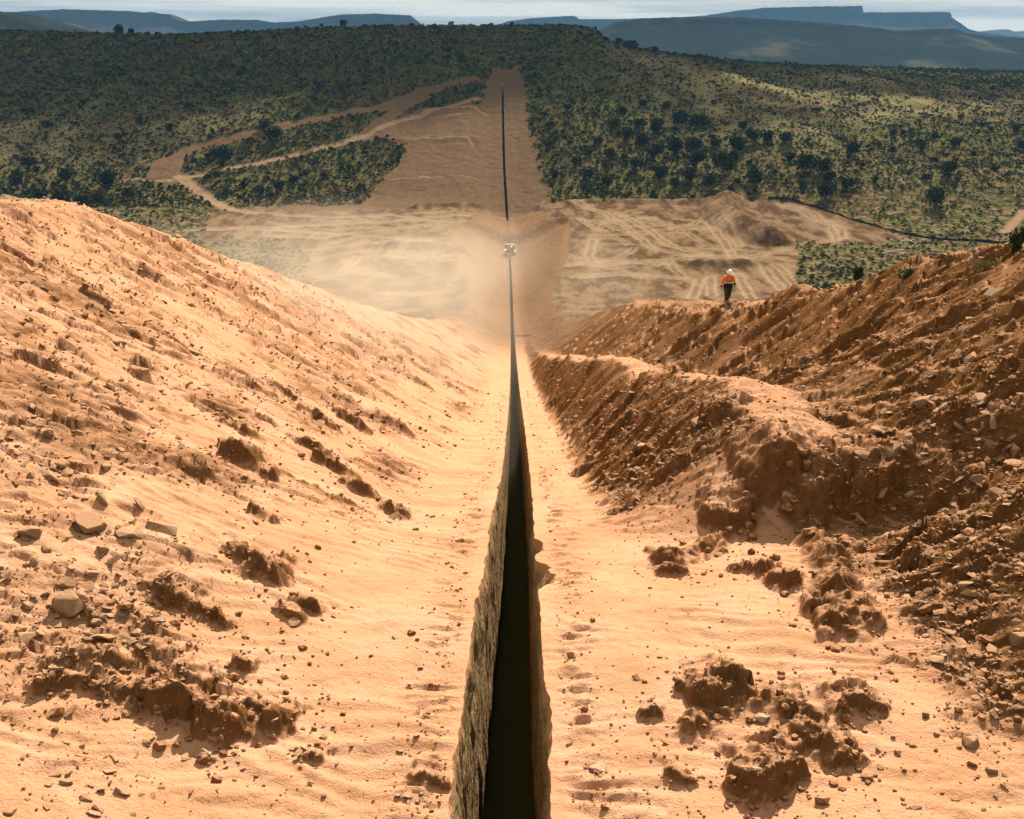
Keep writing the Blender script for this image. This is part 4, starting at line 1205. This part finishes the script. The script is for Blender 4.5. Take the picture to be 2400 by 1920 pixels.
def build_worker(loc, rz, s=1.0):
    e = bpy.data.objects.new('person', None); col.objects.link(e)
    e.location = loc; e.rotation_euler = (0, 0, rz); e.scale = (s * 1.14, s * 1.1, s)
    # faces -y; walking, head bowed, one arm hanging, the other swung back
    J = {'pelvis': (0, 0, 0.94, 0.155, 0.11), 'waist': (0, -0.01, 1.08, 0.15, 0.105), 'chest': (0, -0.03, 1.30, 0.175, 0.12), 'collar': (0, -0.05, 1.44, 0.11, 0.09), 'neck': (0, -0.07, 1.52, 0.06, 0.06), 'head': (0, -0.12, 1.63, 0.085, 0.10), 'crown': (0, -0.14, 1.74, 0.07, 0.085),
         'shl': (-0.19, -0.03, 1.42, 0.075), 'ell': (-0.30, 0.0, 1.14, 0.055), 'wrl': (-0.35, -0.06, 0.90, 0.035), 'pal': (-0.36, -0.08, 0.81, 0.038, 0.022),
         'shr': (0.19, -0.03, 1.42, 0.075), 'elr': (0.29, 0.10, 1.17, 0.055), 'wrr': (0.33, 0.02, 0.95, 0.035), 'par': (0.345, 0.0, 0.86, 0.038, 0.022),
         'hil': (-0.10, 0, 0.90, 0.10), 'knl': (-0.11, -0.16, 0.50, 0.066), 'anl': (-0.10, -0.13, 0.10, 0.045), 'tol': (-0.11, -0.31, 0.05, 0.04),
         'hir': (0.10, 0, 0.90, 0.10), 'knr': (0.09, 0.02, 0.49, 0.066), 'anr': (0.09, 0.20, 0.12, 0.045), 'tor': (0.09, 0.08, 0.04, 0.04)}
    E = [('pelvis', 'waist'), ('waist', 'chest'), ('chest', 'collar'), ('collar', 'neck'), ('neck', 'head'), ('head', 'crown'), ('collar', 'shl'), ('shl', 'ell'), ('ell', 'wrl'), ('wrl', 'pal'), ('collar', 'shr'), ('shr', 'elr'), ('elr', 'wrr'), ('wrr', 'par'),
         ('pelvis', 'hil'), ('hil', 'knl'), ('knl', 'anl'), ('anl', 'tol'), ('pelvis', 'hir'), ('hir', 'knr'), ('knr', 'anr'), ('anr', 'tor')]
    for sd, base in (('l', 'pal'), ('r', 'par')):
        b = J[base]; sg = -1 if sd == 'l' else 1
        for f, (dy, ln) in enumerate(((-0.030, 0.070), (-0.010, 0.080), (0.010, 0.075), (0.028, 0.060))):
            J['f%s%d' % (sd, f)] = (b[0], b[1] + dy, b[2] - 0.035, 0.009); J['g%s%d' % (sd, f)] = (b[0] - sg * 0.015, b[1] + dy, b[2] - 0.035 - ln, 0.008)
            E += [(base, 'f%s%d' % (sd, f)), ('f%s%d' % (sd, f), 'g%s%d' % (sd, f))]
        J['t' + sd] = (b[0], b[1] - 0.055, b[2] - 0.02, 0.010); E.append((base, 't' + sd))
    skin_obj('body', J, E, M_SKIN, e, 2)
    # jacket: orange above, black below the tape
    JK = {'waist': (0, -0.01, 1.16, 0.20, 0.155), 'chest': (0, -0.03, 1.31, 0.215, 0.16), 'collar': (0, -0.05, 1.45, 0.13, 0.11), 'nk': (0, -0.065, 1.50, 0.085, 0.085), 'shl': (-0.20, -0.03, 1.42, 0.10), 'ell': (-0.30, 0.0, 1.14, 0.082), 'wrl': (-0.335, -0.04, 1.00, 0.072), 'shr': (0.20, -0.03, 1.42, 0.10), 'elr': (0.29, 0.10, 1.17, 0.082), 'wrr': (0.315, 0.05, 1.06, 0.072)}
    JE = [('waist', 'chest'), ('chest', 'collar'), ('collar', 'nk'), ('collar', 'shl'), ('shl', 'ell'), ('ell', 'wrl'), ('collar', 'shr'), ('shr', 'elr'), ('elr', 'wrr')]
    jk = skin_obj('jacket', JK, JE, M_ORANGE, e, 2)
    skin_obj('jacket_hem', {'a': (0, -0.02, 0.80, 0.25, 0.23), 'b': (0, -0.015, 0.95, 0.25, 0.22), 'c': (0, -0.015, 1.10, 0.225, 0.18)}, [('a', 'b'), ('b', 'c')], M_BLACK, jk, 2)
    skin_obj('cuff', {'a': (-0.335, -0.04, 1.00, 0.070), 'b': (-0.35, -0.065, 0.88, 0.062)}, [('a', 'b')], M_BLACK, jk, 2)
    skin_obj('cuff', {'a': (0.312, 0.06, 1.08, 0.070), 'b': (0.335, 0.015, 0.94, 0.060)}, [('a', 'b')], M_BLACK, jk, 2)
    def band(z, rx, ry, h, cx=0.0, cy=-0.015, mat=M_SILVER):
        bm = bmesh.new(); n = 24; r0 = []
        for zz in (z - h / 2, z + h / 2):
            r0.append([bm.verts.new((cx + rx * math.cos(2 * math.pi * k / n), cy + ry * math.sin(2 * math.pi * k / n), zz)) for k in range(n)])
        for k in range(n): bm.faces.new((r0[0][k], r0[0][(k + 1) % n], r0[1][(k + 1) % n], r0[1][k]))
        return link('reflective_tape', bm_mesh('reflective_tape', bm, mat), jk)
    band(1.13, 0.238, 0.192, 0.05)
    band(1.035, 0.088, 0.088, 0.05, -0.328, -0.035); band(1.10, 0.088, 0.088, 0.05, 0.308, 0.075)
    for sg in (-1, 1):
        bm = bmesh.new()
        pts = [(sg * 0.135, -0.055, 1.545), (sg * 0.125, -0.155, 1.47), (sg * 0.115, -0.205, 1.36), (sg * 0.105, -0.205, 1.24), (sg * 0.10, -0.198, 1.12)]
        vs = [(bm.verts.new((p[0] - 0.025, p[1], p[2])), bm.verts.new((p[0] + 0.025, p[1], p[2]))) for p in pts]
        for a, b in zip(vs[:-1], vs[1:]): bm.faces.new((a[0], a[1], b[1], b[0]))
        bmesh.ops.solidify(bm, geom=list(bm.faces), thickness=0.008)
        link('reflective_tape', bm_mesh('reflective_tape', bm, M_SILVER), jk)
    skin_obj('trousers', {'p': (0, 0, 0.93, 0.17, 0.13), 'hl': (-0.105, -0.01, 0.86, 0.115), 'kl': (-0.11, -0.16, 0.50, 0.10), 'al': (-0.10, -0.13, 0.14, 0.078), 'hr': (0.105, 0.0, 0.86, 0.115), 'kr': (0.09, 0.02, 0.49, 0.10), 'ar': (0.09, 0.19, 0.16, 0.078)},
             [('p', 'hl'), ('hl', 'kl'), ('kl', 'al'), ('p', 'hr'), ('hr', 'kr'), ('kr', 'ar')], M_OLIVE, e, 2)
    skin_obj('boot', {'a': (-0.10, -0.12, 0.16, 0.062), 'b': (-0.10, -0.13, 0.06, 0.06), 'c': (-0.11, -0.34, 0.045, 0.048)}, [('a', 'b'), ('b', 'c')], M_BOOT, e, 2)
    skin_obj('boot', {'a': (0.09, 0.19, 0.18, 0.062), 'b': (0.09, 0.21, 0.07, 0.06), 'c': (0.09, 0.02, 0.045, 0.048)}, [('a', 'b'), ('b', 'c')], M_BOOT, e, 2)
    # hard hat: dome, brim with a peak
    bm = bmesh.new(); n = 20; rings = []
    for t in np.linspace(0, 1, 7):
        a = t * math.pi / 2
        rings.append([bm.verts.new((0.122 * math.cos(a) * math.cos(2 * math.pi * k / n), 0.150 * math.cos(a) * math.sin(2 * math.pi * k / n), 0.140 * math.sin(a))) for k in range(n)])
    brim = [bm.verts.new((0.148 * math.cos(2 * math.pi * k / n), 0.172 * math.sin(2 * math.pi * k / n) - (0.06 * max(0, -math.sin(2 * math.pi * k / n)) ** 2), -0.012)) for k in range(n)]
    for a, b in zip([brim] + rings[:-1], rings):
        for k in range(n): bm.faces.new((a[k], a[(k + 1) % n], b[(k + 1) % n], b[k]))
    hat = link('hard_hat', bm_mesh('hard_hat', bm, M_WHITE), e)
    hat.location = (0, -0.135, 1.70); hat.rotation_euler = (math.radians(22), 0, 0)
    # face under the brim
    for nm, p, r_, m in (('nose', (0, -0.225, 1.635), 0.016, M_SKIN), ('ear', (-0.088, -0.11, 1.645), 0.022, M_SKIN), ('ear', (0.088, -0.11, 1.645), 0.022, M_SKIN), ('eye', (-0.032, -0.212, 1.665), 0.011, M_BLACK), ('eye', (0.032, -0.212, 1.665), 0.011, M_BLACK)):
        bm = bmesh.new(); bmesh.ops.create_icosphere(bm, subdivisions=1, radius=r_)
        o = link(nm, bm_mesh(nm, bm, m), e); o.location = p
    tag(e, 'worker in orange high visibility jacket and white hard hat walking along the right bank', 'person')
    return e
# he stands on the very lip of the bank as seen from the camera
ys_ = np.linspace(48, 72, 200); xs_ = ray(1705, 712)[0] * ys_
zs_ = height(xs_[None], ys_[None])[0][0]
wi_ = int(np.argmax((zs_ - CAM_Z) / ys_))
wx_, wy_, wz_ = float(xs_[wi_]), float(ys_[wi_]) + 0.12, float(zs_[wi_])
print('worker', wx_, wy_, wz_, 'sight line', P(1705, 712, wy_)[2])
build_worker((wx_, wy_, wz_ - 0.03), 0.15, 0.94)

# ------------------------------------------------------------------ the trenching machine straddling the trench
M_STEEL = plain('dusty_steel', (0.08, 0.072, 0.055), 0.6, 0.4, 0.3, grain=0.35)
M_YELLOW = plain('dusty_yellow_paint', (0.11, 0.095, 0.05), 0.6, 0.4, grain=0.3)
M_CREAM = plain('cream_paint', (0.34, 0.33, 0.29), 0.5, 0.4, grain=0.1)
M_RUBBER = plain('track_steel', (0.05, 0.043, 0.034), 0.8, 0.2, grain=0.3)
M_GLASS = plain('cab_glass', (0.06, 0.09, 0.09), 0.08, 0.8)
def lamp_mat():
    t = NT('headlamp'); t.color((0.9, 0.85, 0.7)); t.b.inputs['Emission Color'].default_value = (1.0, 0.9, 0.7, 1); t.b.inputs['Emission Strength'].default_value = 2.0
    return t.m
def boxm(name, size, mat, parent, loc, bev=0.05, rot=(0, 0, 0)):
    bm = bmesh.new(); bmesh.ops.create_cube(bm, size=1.0)
    for v in bm.verts: v.co = Vector((v.co.x * size[0], v.co.y * size[1], v.co.z * size[2]))
    bmesh.ops.bevel(bm, geom=list(bm.edges), offset=bev, segments=2, affect='EDGES')
    o = link(name, bm_mesh(name, bm, mat, False), parent); o.location = loc; o.rotation_euler = rot
    return o
def build_trencher():
    Ym = 420.0
    e = bpy.data.objects.new('trenching_machine', None); col.objects.link(e)
    e.location = (float(XT(Ym)), Ym, float(ZT(Ym)) + 0.05)
    for sg in (-1, 1):
        bm = bmesh.new(); pr = []
        for k in range(28):
            t = 2 * math.pi * k / 28
            y = (2.1 if math.cos(t) > 0 else -2.1) + 0.55 * math.cos(t); z = 0.58 + 0.55 * math.sin(t)
            pr.append((y, z))
        lo = [bm.verts.new((-0.36, y, z)) for y, z in pr]; hi = [bm.verts.new((0.36, y, z)) for y, z in pr]
        for k in range(28): bm.faces.new((lo[k], lo[(k + 1) % 28], hi[(k + 1) % 28], hi[k]))
        bm.faces.new(lo[::-1]); bm.faces.new(hi)
        tr = link('crawler_track', bm_mesh('crawler_track', bm, M_RUBBER, False), e); tr.location = (sg * 1.65, 0, 0)
        for k in range(9): boxm('track_shoe', (0.78, 0.22, 0.07), M_STEEL, tr, (0, -2.2 + 0.55 * k, 1.16), 0.02)
    boxm('chassis', (3.2, 4.6, 0.8), M_STEEL, e, (0, 0, 1.45), 0.08)
    cab = boxm('cab', (1.5, 1.7, 2.0), M_YELLOW, e, (-1.15, -0.9, 2.85), 0.08)
    boxm('window', (1.15, 0.06, 0.95), M_GLASS, cab, (0, -0.87, 0.30), 0.02)
    boxm('window', (0.06, 1.2, 0.95), M_GLASS, cab, (-0.77, 0, 0.30), 0.02)
    eng = boxm('engine_housing', (1.75, 3.4, 1.8), M_YELLOW, e, (1.05, 0.3, 2.75), 0.1)
    for k in range(5): boxm('grille_slat', (1.3, 0.06, 0.09), M_RUBBER, eng, (0, -1.73, -0.5 + 0.25 * k), 0.01)
    boxm('roof', (3.6, 0.5, 0.22), M_CREAM, e, (-0.25, -1.6, 4.05), 0.05); boxm('canopy', (3.5, 2.0, 0.12), M_STEEL, e, (-0.25, -0.4, 3.98), 0.03)
    ex = bmesh.new(); tube(ex, [(0, 0, 0), (0, 0, 0.9), (0, 0.1, 1.0)], [0.12, 0.12, 0.10], 10)
    o = link('exhaust_stack', bm_mesh('exhaust_stack', ex, M_CREAM), e); o.location = (1.35, 0.6, 3.6)
    boom = boxm('digging_boom', (0.62, 5.0, 0.9), M_STEEL, e, (0, -2.8, 0.35), 0.06, (math.radians(38), 0, 0))
    for k in range(8): boxm('digging_tooth', (0.78, 0.16, 0.22), M_RUBBER, boom, (0, -2.3 + 0.62 * k, 0.52), 0.02)
    lm_ = lamp_mat()
    for p in ((-1.55, -1.80, 2.2), (0.75, -1.45, 3.3)):
        bm = bmesh.new(); bmesh.ops.create_cone(bm, cap_ends=True, segments=14, radius1=0.16, radius2=0.20, depth=0.16)
        o = link('headlight', bm_mesh('headlight', bm, lm_), e); o.location = p; o.rotation_euler = (math.radians(90), 0, 0)
    for sg in (-1, 1):
        boxm('fender', (0.85, 4.2, 0.08), M_CREAM if sg > 0 else M_STEEL, e, (sg * 1.75, 0, 1.35), 0.02)
    tag(e, 'dusty tracked trenching machine straddling the trench in the valley', 'trencher')
build_trencher()

# ------------------------------------------------------------------ silt fence, hose, litter
def make_fence():
    g = gpts([(1800, 466), (1850, 471), (1910, 486), (1960, 503), (2010, 520), (2070, 537), (2130, 552), (2200, 562), (2280, 566), (2340, 570), (2410, 574)])
    pts = []
    for (a, b) in zip(g[:-1], g[1:]):
        n = max(1, int(math.hypot(b[0] - a[0], b[1] - a[1]) / 2.6))
        pts += [(a[0] + (b[0] - a[0]) * k / n, a[1] + (b[1] - a[1]) * k / n) for k in range(n)]
    pts.append(g[-1])
    e = bpy.data.objects.new('silt_fence', None); col.objects.link(e); e.location = (pts[0][0], pts[0][1], ground_z(*pts[0]))
    o0 = Vector(e.location)
    xs = np.array([p[0] for p in pts]); ys = np.array([p[1] for p in pts]); zs = height(xs[None], ys[None])[0][0]
    bm = bmesh.new(); rows = []
    r = random.Random(5)
    for x, y, z in zip(xs, ys, zs):
        sag = r.uniform(0.35, 0.95)
        rows.append([bm.verts.new(Vector((x, y + dy, z + dz)) - o0) for dy, dz in ((-0.03, -0.1), (-0.03, sag), (0.03, sag), (0.03, -0.1))])
    for a, b in zip(rows[:-1], rows[1:]):
        for k in range(3): bm.faces.new((a[k], b[k], b[k + 1], a[k + 1]))
    fm = plain('black_silt_fabric', (0.012, 0.014, 0.013), 0.9, 0.1)
    link('fabric', bm_mesh('fabric', bm, fm, False), e)
    pb = bmesh.new(); bmesh.ops.create_cube(pb, size=1.0)
    for v in pb.verts: v.co = Vector((v.co.x * 0.07, v.co.y * 0.07, (v.co.z + 0.5) * 1.4 - 0.1))
    pm = bm_mesh('post', pb, plain('fence_post_wood', (0.16, 0.12, 0.08)), False)
    for x, y, z in list(zip(xs, ys, zs))[::1]:
        p = link('post', pm, e); p.location = Vector((x, y + 0.09, z)) - o0
    tag(e, 'long black silt fence between the right pad and the green scrub', 'fence')
make_fence()

def make_hose():
    g = gpts([(2066, 596), (2095, 590), (2125, 586), (2140, 578), (2141, 571), (2132, 565), (2112, 566)])
    pts = [(float(x), float(y), ground_z(x, y) + 0.25) for x, y in g]
    sm = []
    for i in range(len(pts) - 1):
        p0, p1, p2, p3 = (Vector(pts[max(i - 1, 0)]), Vector(pts[i]), Vector(pts[i + 1]), Vector(pts[min(i + 2, len(pts) - 1)]))
        for k in range(6):
            t = k / 6
            sm.append(0.5 * ((2 * p1) + (p2 - p0) * t + (2 * p0 - 5 * p1 + 4 * p2 - p3) * t * t + (3 * p1 - p0 - 3 * p2 + p3) * t**3))
    sm.append(Vector(pts[-1]))
    bm = bmesh.new(); tube(bm, sm, [0.10] * len(sm), 8)
    o = link('pipe', bm_mesh('pipe', bm, plain('white_pipe', (0.55, 0.56, 0.54), 0.4, 0.4)))
    tag(o, 'pale curved plastic pipe lying in the sagebrush beyond the right bank', 'pipe')
make_hose()
M_BOARD = plain('weathered_board', (0.50, 0.47, 0.42), 0.8, 0.1, grain=0.2)
for (px, py, w, lab) in ((2074, 620, 9, 'short pale board lying in the sagebrush below the curved pipe'), (2009, 607, 5, 'tiny pale scrap in the sagebrush left of the curved pipe'), (2170, 541, 6, 'small white scrap beside the black silt fence')):
    gx, gy, gz, zc = ground_hit(px, py, 130)
    L = w * zc / 2573
    o = boxm('board', (L, 0.35, 0.14), M_BOARD, None, (gx, gy, ground_z(gx, gy) + 0.35), 0.03, (0.1, 0.15, 0.4))
    tag(o, lab, 'debris')

gx, gy, gz, zc = ground_hit(380, 1488)
k = zc / 2573
e = bpy.data.objects.new('paint_can', None); col.objects.link(e); e.location = (gx, gy, ground_z(gx, gy) + 3.2 * k); e.rotation_euler = (0, math.radians(8), math.radians(24))
bm = bmesh.new(); tube(bm, [(-8 * k, 0, 0), (-7.4 * k, 0, 0), (6 * k, 0, 0), (7.4 * k, 0, 0)], [2.6 * k, 3.1 * k, 3.1 * k, 2.2 * k], 14)
link('can_body', bm_mesh('can_body', bm, plain('grey_can', (0.10, 0.14, 0.14), 0.4, 0.5)), e)
bm = bmesh.new(); tube(bm, [(7.4 * k, 0, 0), (8.0 * k, 0, 0), (11.5 * k, 0, 0)], [2.4 * k, 2.8 * k, 2.6 * k], 14)
link('cap', bm_mesh('cap', bm, plain('red_cap', (0.55, 0.05, 0.02), 0.5, 0.4)), e)
bm = bmesh.new(); tube(bm, [(-11 * k, 0, 0), (-8.4 * k, 0, 0), (-8.0 * k, 0, 0)], [1.5 * k, 2.7 * k, 2.7 * k], 14)
link('base_ring', bm_mesh('base_ring', bm, plain('red_ring', (0.55, 0.06, 0.03), 0.5, 0.4)), e)
tag(e, 'small grey spray can with red ends lying in the sand among the left clods', 'can')

# ------------------------------------------------------------------ plants along the crest of the right bank
def crest_plant(name, px, py, wpx, hpx, me, label, cat='bush'):
    gx, gy, gz, zc = ground_hit(px, py)
    k = zc / 2573
    o = link(name, me); o.location = (gx, gy + 0.5, ground_z(gx, gy + 0.5) - 0.05)
    o.scale = (wpx * k / 1.3, wpx * k / 1.3, hpx * k / 1.1); o.rotation_euler = (0, 0, random.uniform(0, 6.28))
    tag(o, label, cat)
crest_lo = leaf_mesh('bush', 700, 0.62, 1.0, 0.075, 701, M_SAGE, hollow=0.2, lobes=7, upright=0.6)
crest_dk = leaf_mesh('bush', 800, 0.62, 1.1, 0.065, 702, M_DARKSCRUB, hollow=0.2, lobes=6, upright=0.9)
crest_st = leaf_mesh('grass', 500, 0.62, 0.8, 0.10, 703, M_STRAW, hollow=0.05, upright=1.6)
crest_plant('bush', 2022, 672, 34, 48, crest_dk, 'narrow upright dark bush on the right bank crest nearest the worker')
crest_plant('bush', 2140, 655, 90, 36, crest_lo, 'wide low grey green bush on the right bank crest')
crest_plant('bush', 2085, 662, 46, 26, crest_lo, 'small grey green bush left of the wide low bush on the right crest')
crest_plant('grass_clump', 2345, 622, 92, 50, crest_st, 'straw coloured grass clump on the right bank crest', 'grass')
crest_plant('grass_clump', 2050, 668, 40, 16, crest_st, 'short dry grass between the dark bush and the low bush on the right crest', 'grass')
crest_plant('bush', 2405, 600, 60, 90, crest_dk, 'tall dark bush at the right picture edge above the bank')
crest_plant('bush', 2240, 640, 50, 22, crest_lo, 'low grey bush under the bare dead shrub on the right crest')
def dead_bush(px, py, hpx, label):
    gx, gy, gz, zc = ground_hit(px, py); H = float(hpx * zc / 2573)
    r = random.Random(9); bm = bmesh.new()
    def grow(p, d, l, rad, lev):
        q = p + d * l
        tube(bm, [p, (p + q) / 2 + Vector((r.gauss(0, 0.03), r.gauss(0, 0.03), 0)) * l, q], [rad, rad * 0.8, rad * 0.6], 4)
        if lev:
            for _ in range(3):
                dd = (d + Vector((r.gauss(0, 0.55), r.gauss(0, 0.55), r.gauss(0.1, 0.35)))).normalized()
                grow(q, dd, l * r.uniform(0.55, 0.8), rad * 0.6, lev - 1)
    for k in range(5):
        a = k * 1.26
        grow(Vector((0, 0, -0.05)), Vector((0.5 * math.cos(a), 0.5 * math.sin(a), 1)).normalized(), H * 0.42, H * 0.018, 3)
    o = link('dead_shrub', bm_mesh('dead_shrub', bm, plain('grey_twig', (0.20, 0.17, 0.13))))
    o.location = (gx, gy + 0.4, ground_z(gx, gy + 0.4))
    tag(o, label, 'shrub')
dead_bush(2285, 628, 62, 'bare grey dead shrub with branching twigs on the right bank crest')

# ------------------------------------------------------------------ air: haze box, dust over the cut
def volume_mat(name, colr, dens, aniso):
    m = bpy.data.materials.new(name); m.use_nodes = True
    nt = m.node_tree; nt.nodes.clear()
    o = nt.nodes.new('ShaderNodeOutputMaterial'); v = nt.nodes.new('ShaderNodeVolumePrincipled')
    v.inputs['Color'].default_value = (*colr, 1); v.inputs['Density'].default_value = dens; v.inputs['Anisotropy'].default_value = aniso
    nt.links.new(v.outputs[0], o.inputs['Volume'])
    return m
hv = [(x, y, z) for z in (-31.5, 290) for (x, y) in ((-7000, -300), (7000, -300), (7000, 10500), (-7000, 10500))]
hm = bpy.data.meshes.new('haze'); hm.from_pydata(hv, [], [(0, 3, 2, 1), (4, 5, 6, 7), (0, 1, 5, 4), (1, 2, 6, 5), (2, 3, 7, 6), (3, 0, 4, 7)])
hz = link('haze', hm, mat=volume_mat('haze_air', (0.24, 0.58, 1.0), 5.2e-5, 0.0))
tag(hz, 'thin blue haze filling the air over the valley', None, None, 'stuff')

def blob(name, loc, rad, mat, label, seed, rough=0.18, rot=0.0):
    bm = bmesh.new(); bmesh.ops.create_icosphere(bm, subdivisions=4, radius=1.0)
    co = np.array([v.co[:] for v in bm.verts])
    k = 1 + rough * (noise(co[:, 0] * 1.6 + seed + co[:, 2], co[:, 1] * 1.6 - co[:, 2], seed) + 0.5 * noise(co[:, 0] * 4 + co[:, 2] * 2, co[:, 1] * 4 + seed, seed + 1))
    for v, q in zip(bm.verts, k): v.co = v.co * float(q)
    o = link(name, bm_mesh(name, bm, mat)); o.location = loc; o.scale = rad; o.rotation_euler = (0, 0, rot)
    tag(o, label, None, None, 'stuff')
    return o
DUSTC = (0.97, 0.80, 0.60)
def dust_mat(dens, seed):
    """billowing dust: thick and thin patches, thinning out towards the rim of the cloud"""
    m = volume_mat('dust_air', DUSTC, dens, 0.35)
    nt = m.node_tree; v = nt.nodes['Principled Volume']
    tc_ = nt.nodes.new('ShaderNodeTexCoord'); n_ = nt.nodes.new('ShaderNodeTexNoise')
    n_.inputs['Scale'].default_value = 1.9; n_.inputs['Detail'].default_value = 3.0
    mp_ = nt.nodes.new('ShaderNodeMapping'); mp_.inputs['Location'].default_value = (seed, seed * 0.7, 0)
    nt.links.new(tc_.outputs['Object'], mp_.inputs['Vector']); nt.links.new(mp_.outputs['Vector'], n_.inputs['Vector'])
    mr = nt.nodes.new('ShaderNodeMapRange'); mr.inputs['From Min'].default_value = 0.40; mr.inputs['From Max'].default_value = 0.64; mr.inputs['To Max'].default_value = 2.2
    nt.links.new(n_.outputs['Fac'], mr.inputs['Value'])
    ln = nt.nodes.new('ShaderNodeVectorMath'); ln.operation = 'LENGTH'; nt.links.new(tc_.outputs['Object'], ln.inputs[0])
    fo = nt.nodes.new('ShaderNodeMapRange'); fo.inputs['From Min'].default_value = 0.25; fo.inputs['From Max'].default_value = 0.9; fo.inputs['To Min'].default_value = 1.0; fo.inputs['To Max'].default_value = 0.0
    nt.links.new(ln.outputs['Value'], fo.inputs['Value'])
    a_ = nt.nodes.new('ShaderNodeMath'); a_.operation = 'MULTIPLY'; nt.links.new(mr.outputs[0], a_.inputs[0]); nt.links.new(fo.outputs[0], a_.inputs[1])
    b_ = nt.nodes.new('ShaderNodeMath'); b_.operation = 'MULTIPLY'; nt.links.new(a_.outputs[0], b_.inputs[0]); b_.inputs[1].default_value = dens
    nt.links.new(b_.outputs[0], v.inputs['Density'])
    return m
def dust(px, py, Y, rad, dens, seed, label, dz=0.0):
    p = P(px, py, Y)
    blob('dust_cloud', (p[0], p[1], p[2] + dz), rad, dust_mat(dens, seed), label, seed, 0.10)
dust(880, 705, 88, (17, 40, 6.5), 0.015, 801, 'pale dust hanging over the lower left bank beside the trench')
dust(1120, 640, 240, (20, 90, 10), 0.0030, 802, 'pale dust drifting along the trench in the valley')
dust(720, 590, 280, (75, 90, 12), 0.0026, 803, 'brown dust veil over the left pad')
dust(1290, 690, 170, (26, 80, 10), 0.0026, 804, 'thin dust over the right bank end')
dust(760, 690, 62, (13, 24, 4.5), 0.020, 808, 'pale dust blowing across the middle of the left bank')
dust(1195, 985, 52, (1.7, 22, 2.6), 0.007, 807, 'faint dust inside the trench')

# broken cloud between the sun and the far hill
cm_ = volume_mat('cloud_air', (0.96, 0.96, 0.95), 0.028, 0.3)
def cloud(x, Y, z, rad, seed, h=900.0):
    t = (h - z) / sun_dir.z
    blob('cloud', (x + sun_dir.x * t, Y + sun_dir.y * t, h), rad, cm_, 'grey cloud above the far hill', seed, 0.3)
cloud(-330, 745, 62, (170, 80, 60), 811)
cloud(-90, 775, 70, (170, 62, 55), 812)
cloud(-430, 660, 35, (90, 40, 45), 813)
cloud(-215, 655, 40, (70, 36, 40), 814)
cloud(-330, 600, 25, (60, 22, 35), 818)
cloud(-60, 690, 52, (60, 30, 40), 819)
cloud(130, 640, 40, (45, 35, 35), 820)
cloud(75, 745, 66, (70, 50, 45), 815)
cloud(-40, 880, 77, (500, 60, 60), 817)
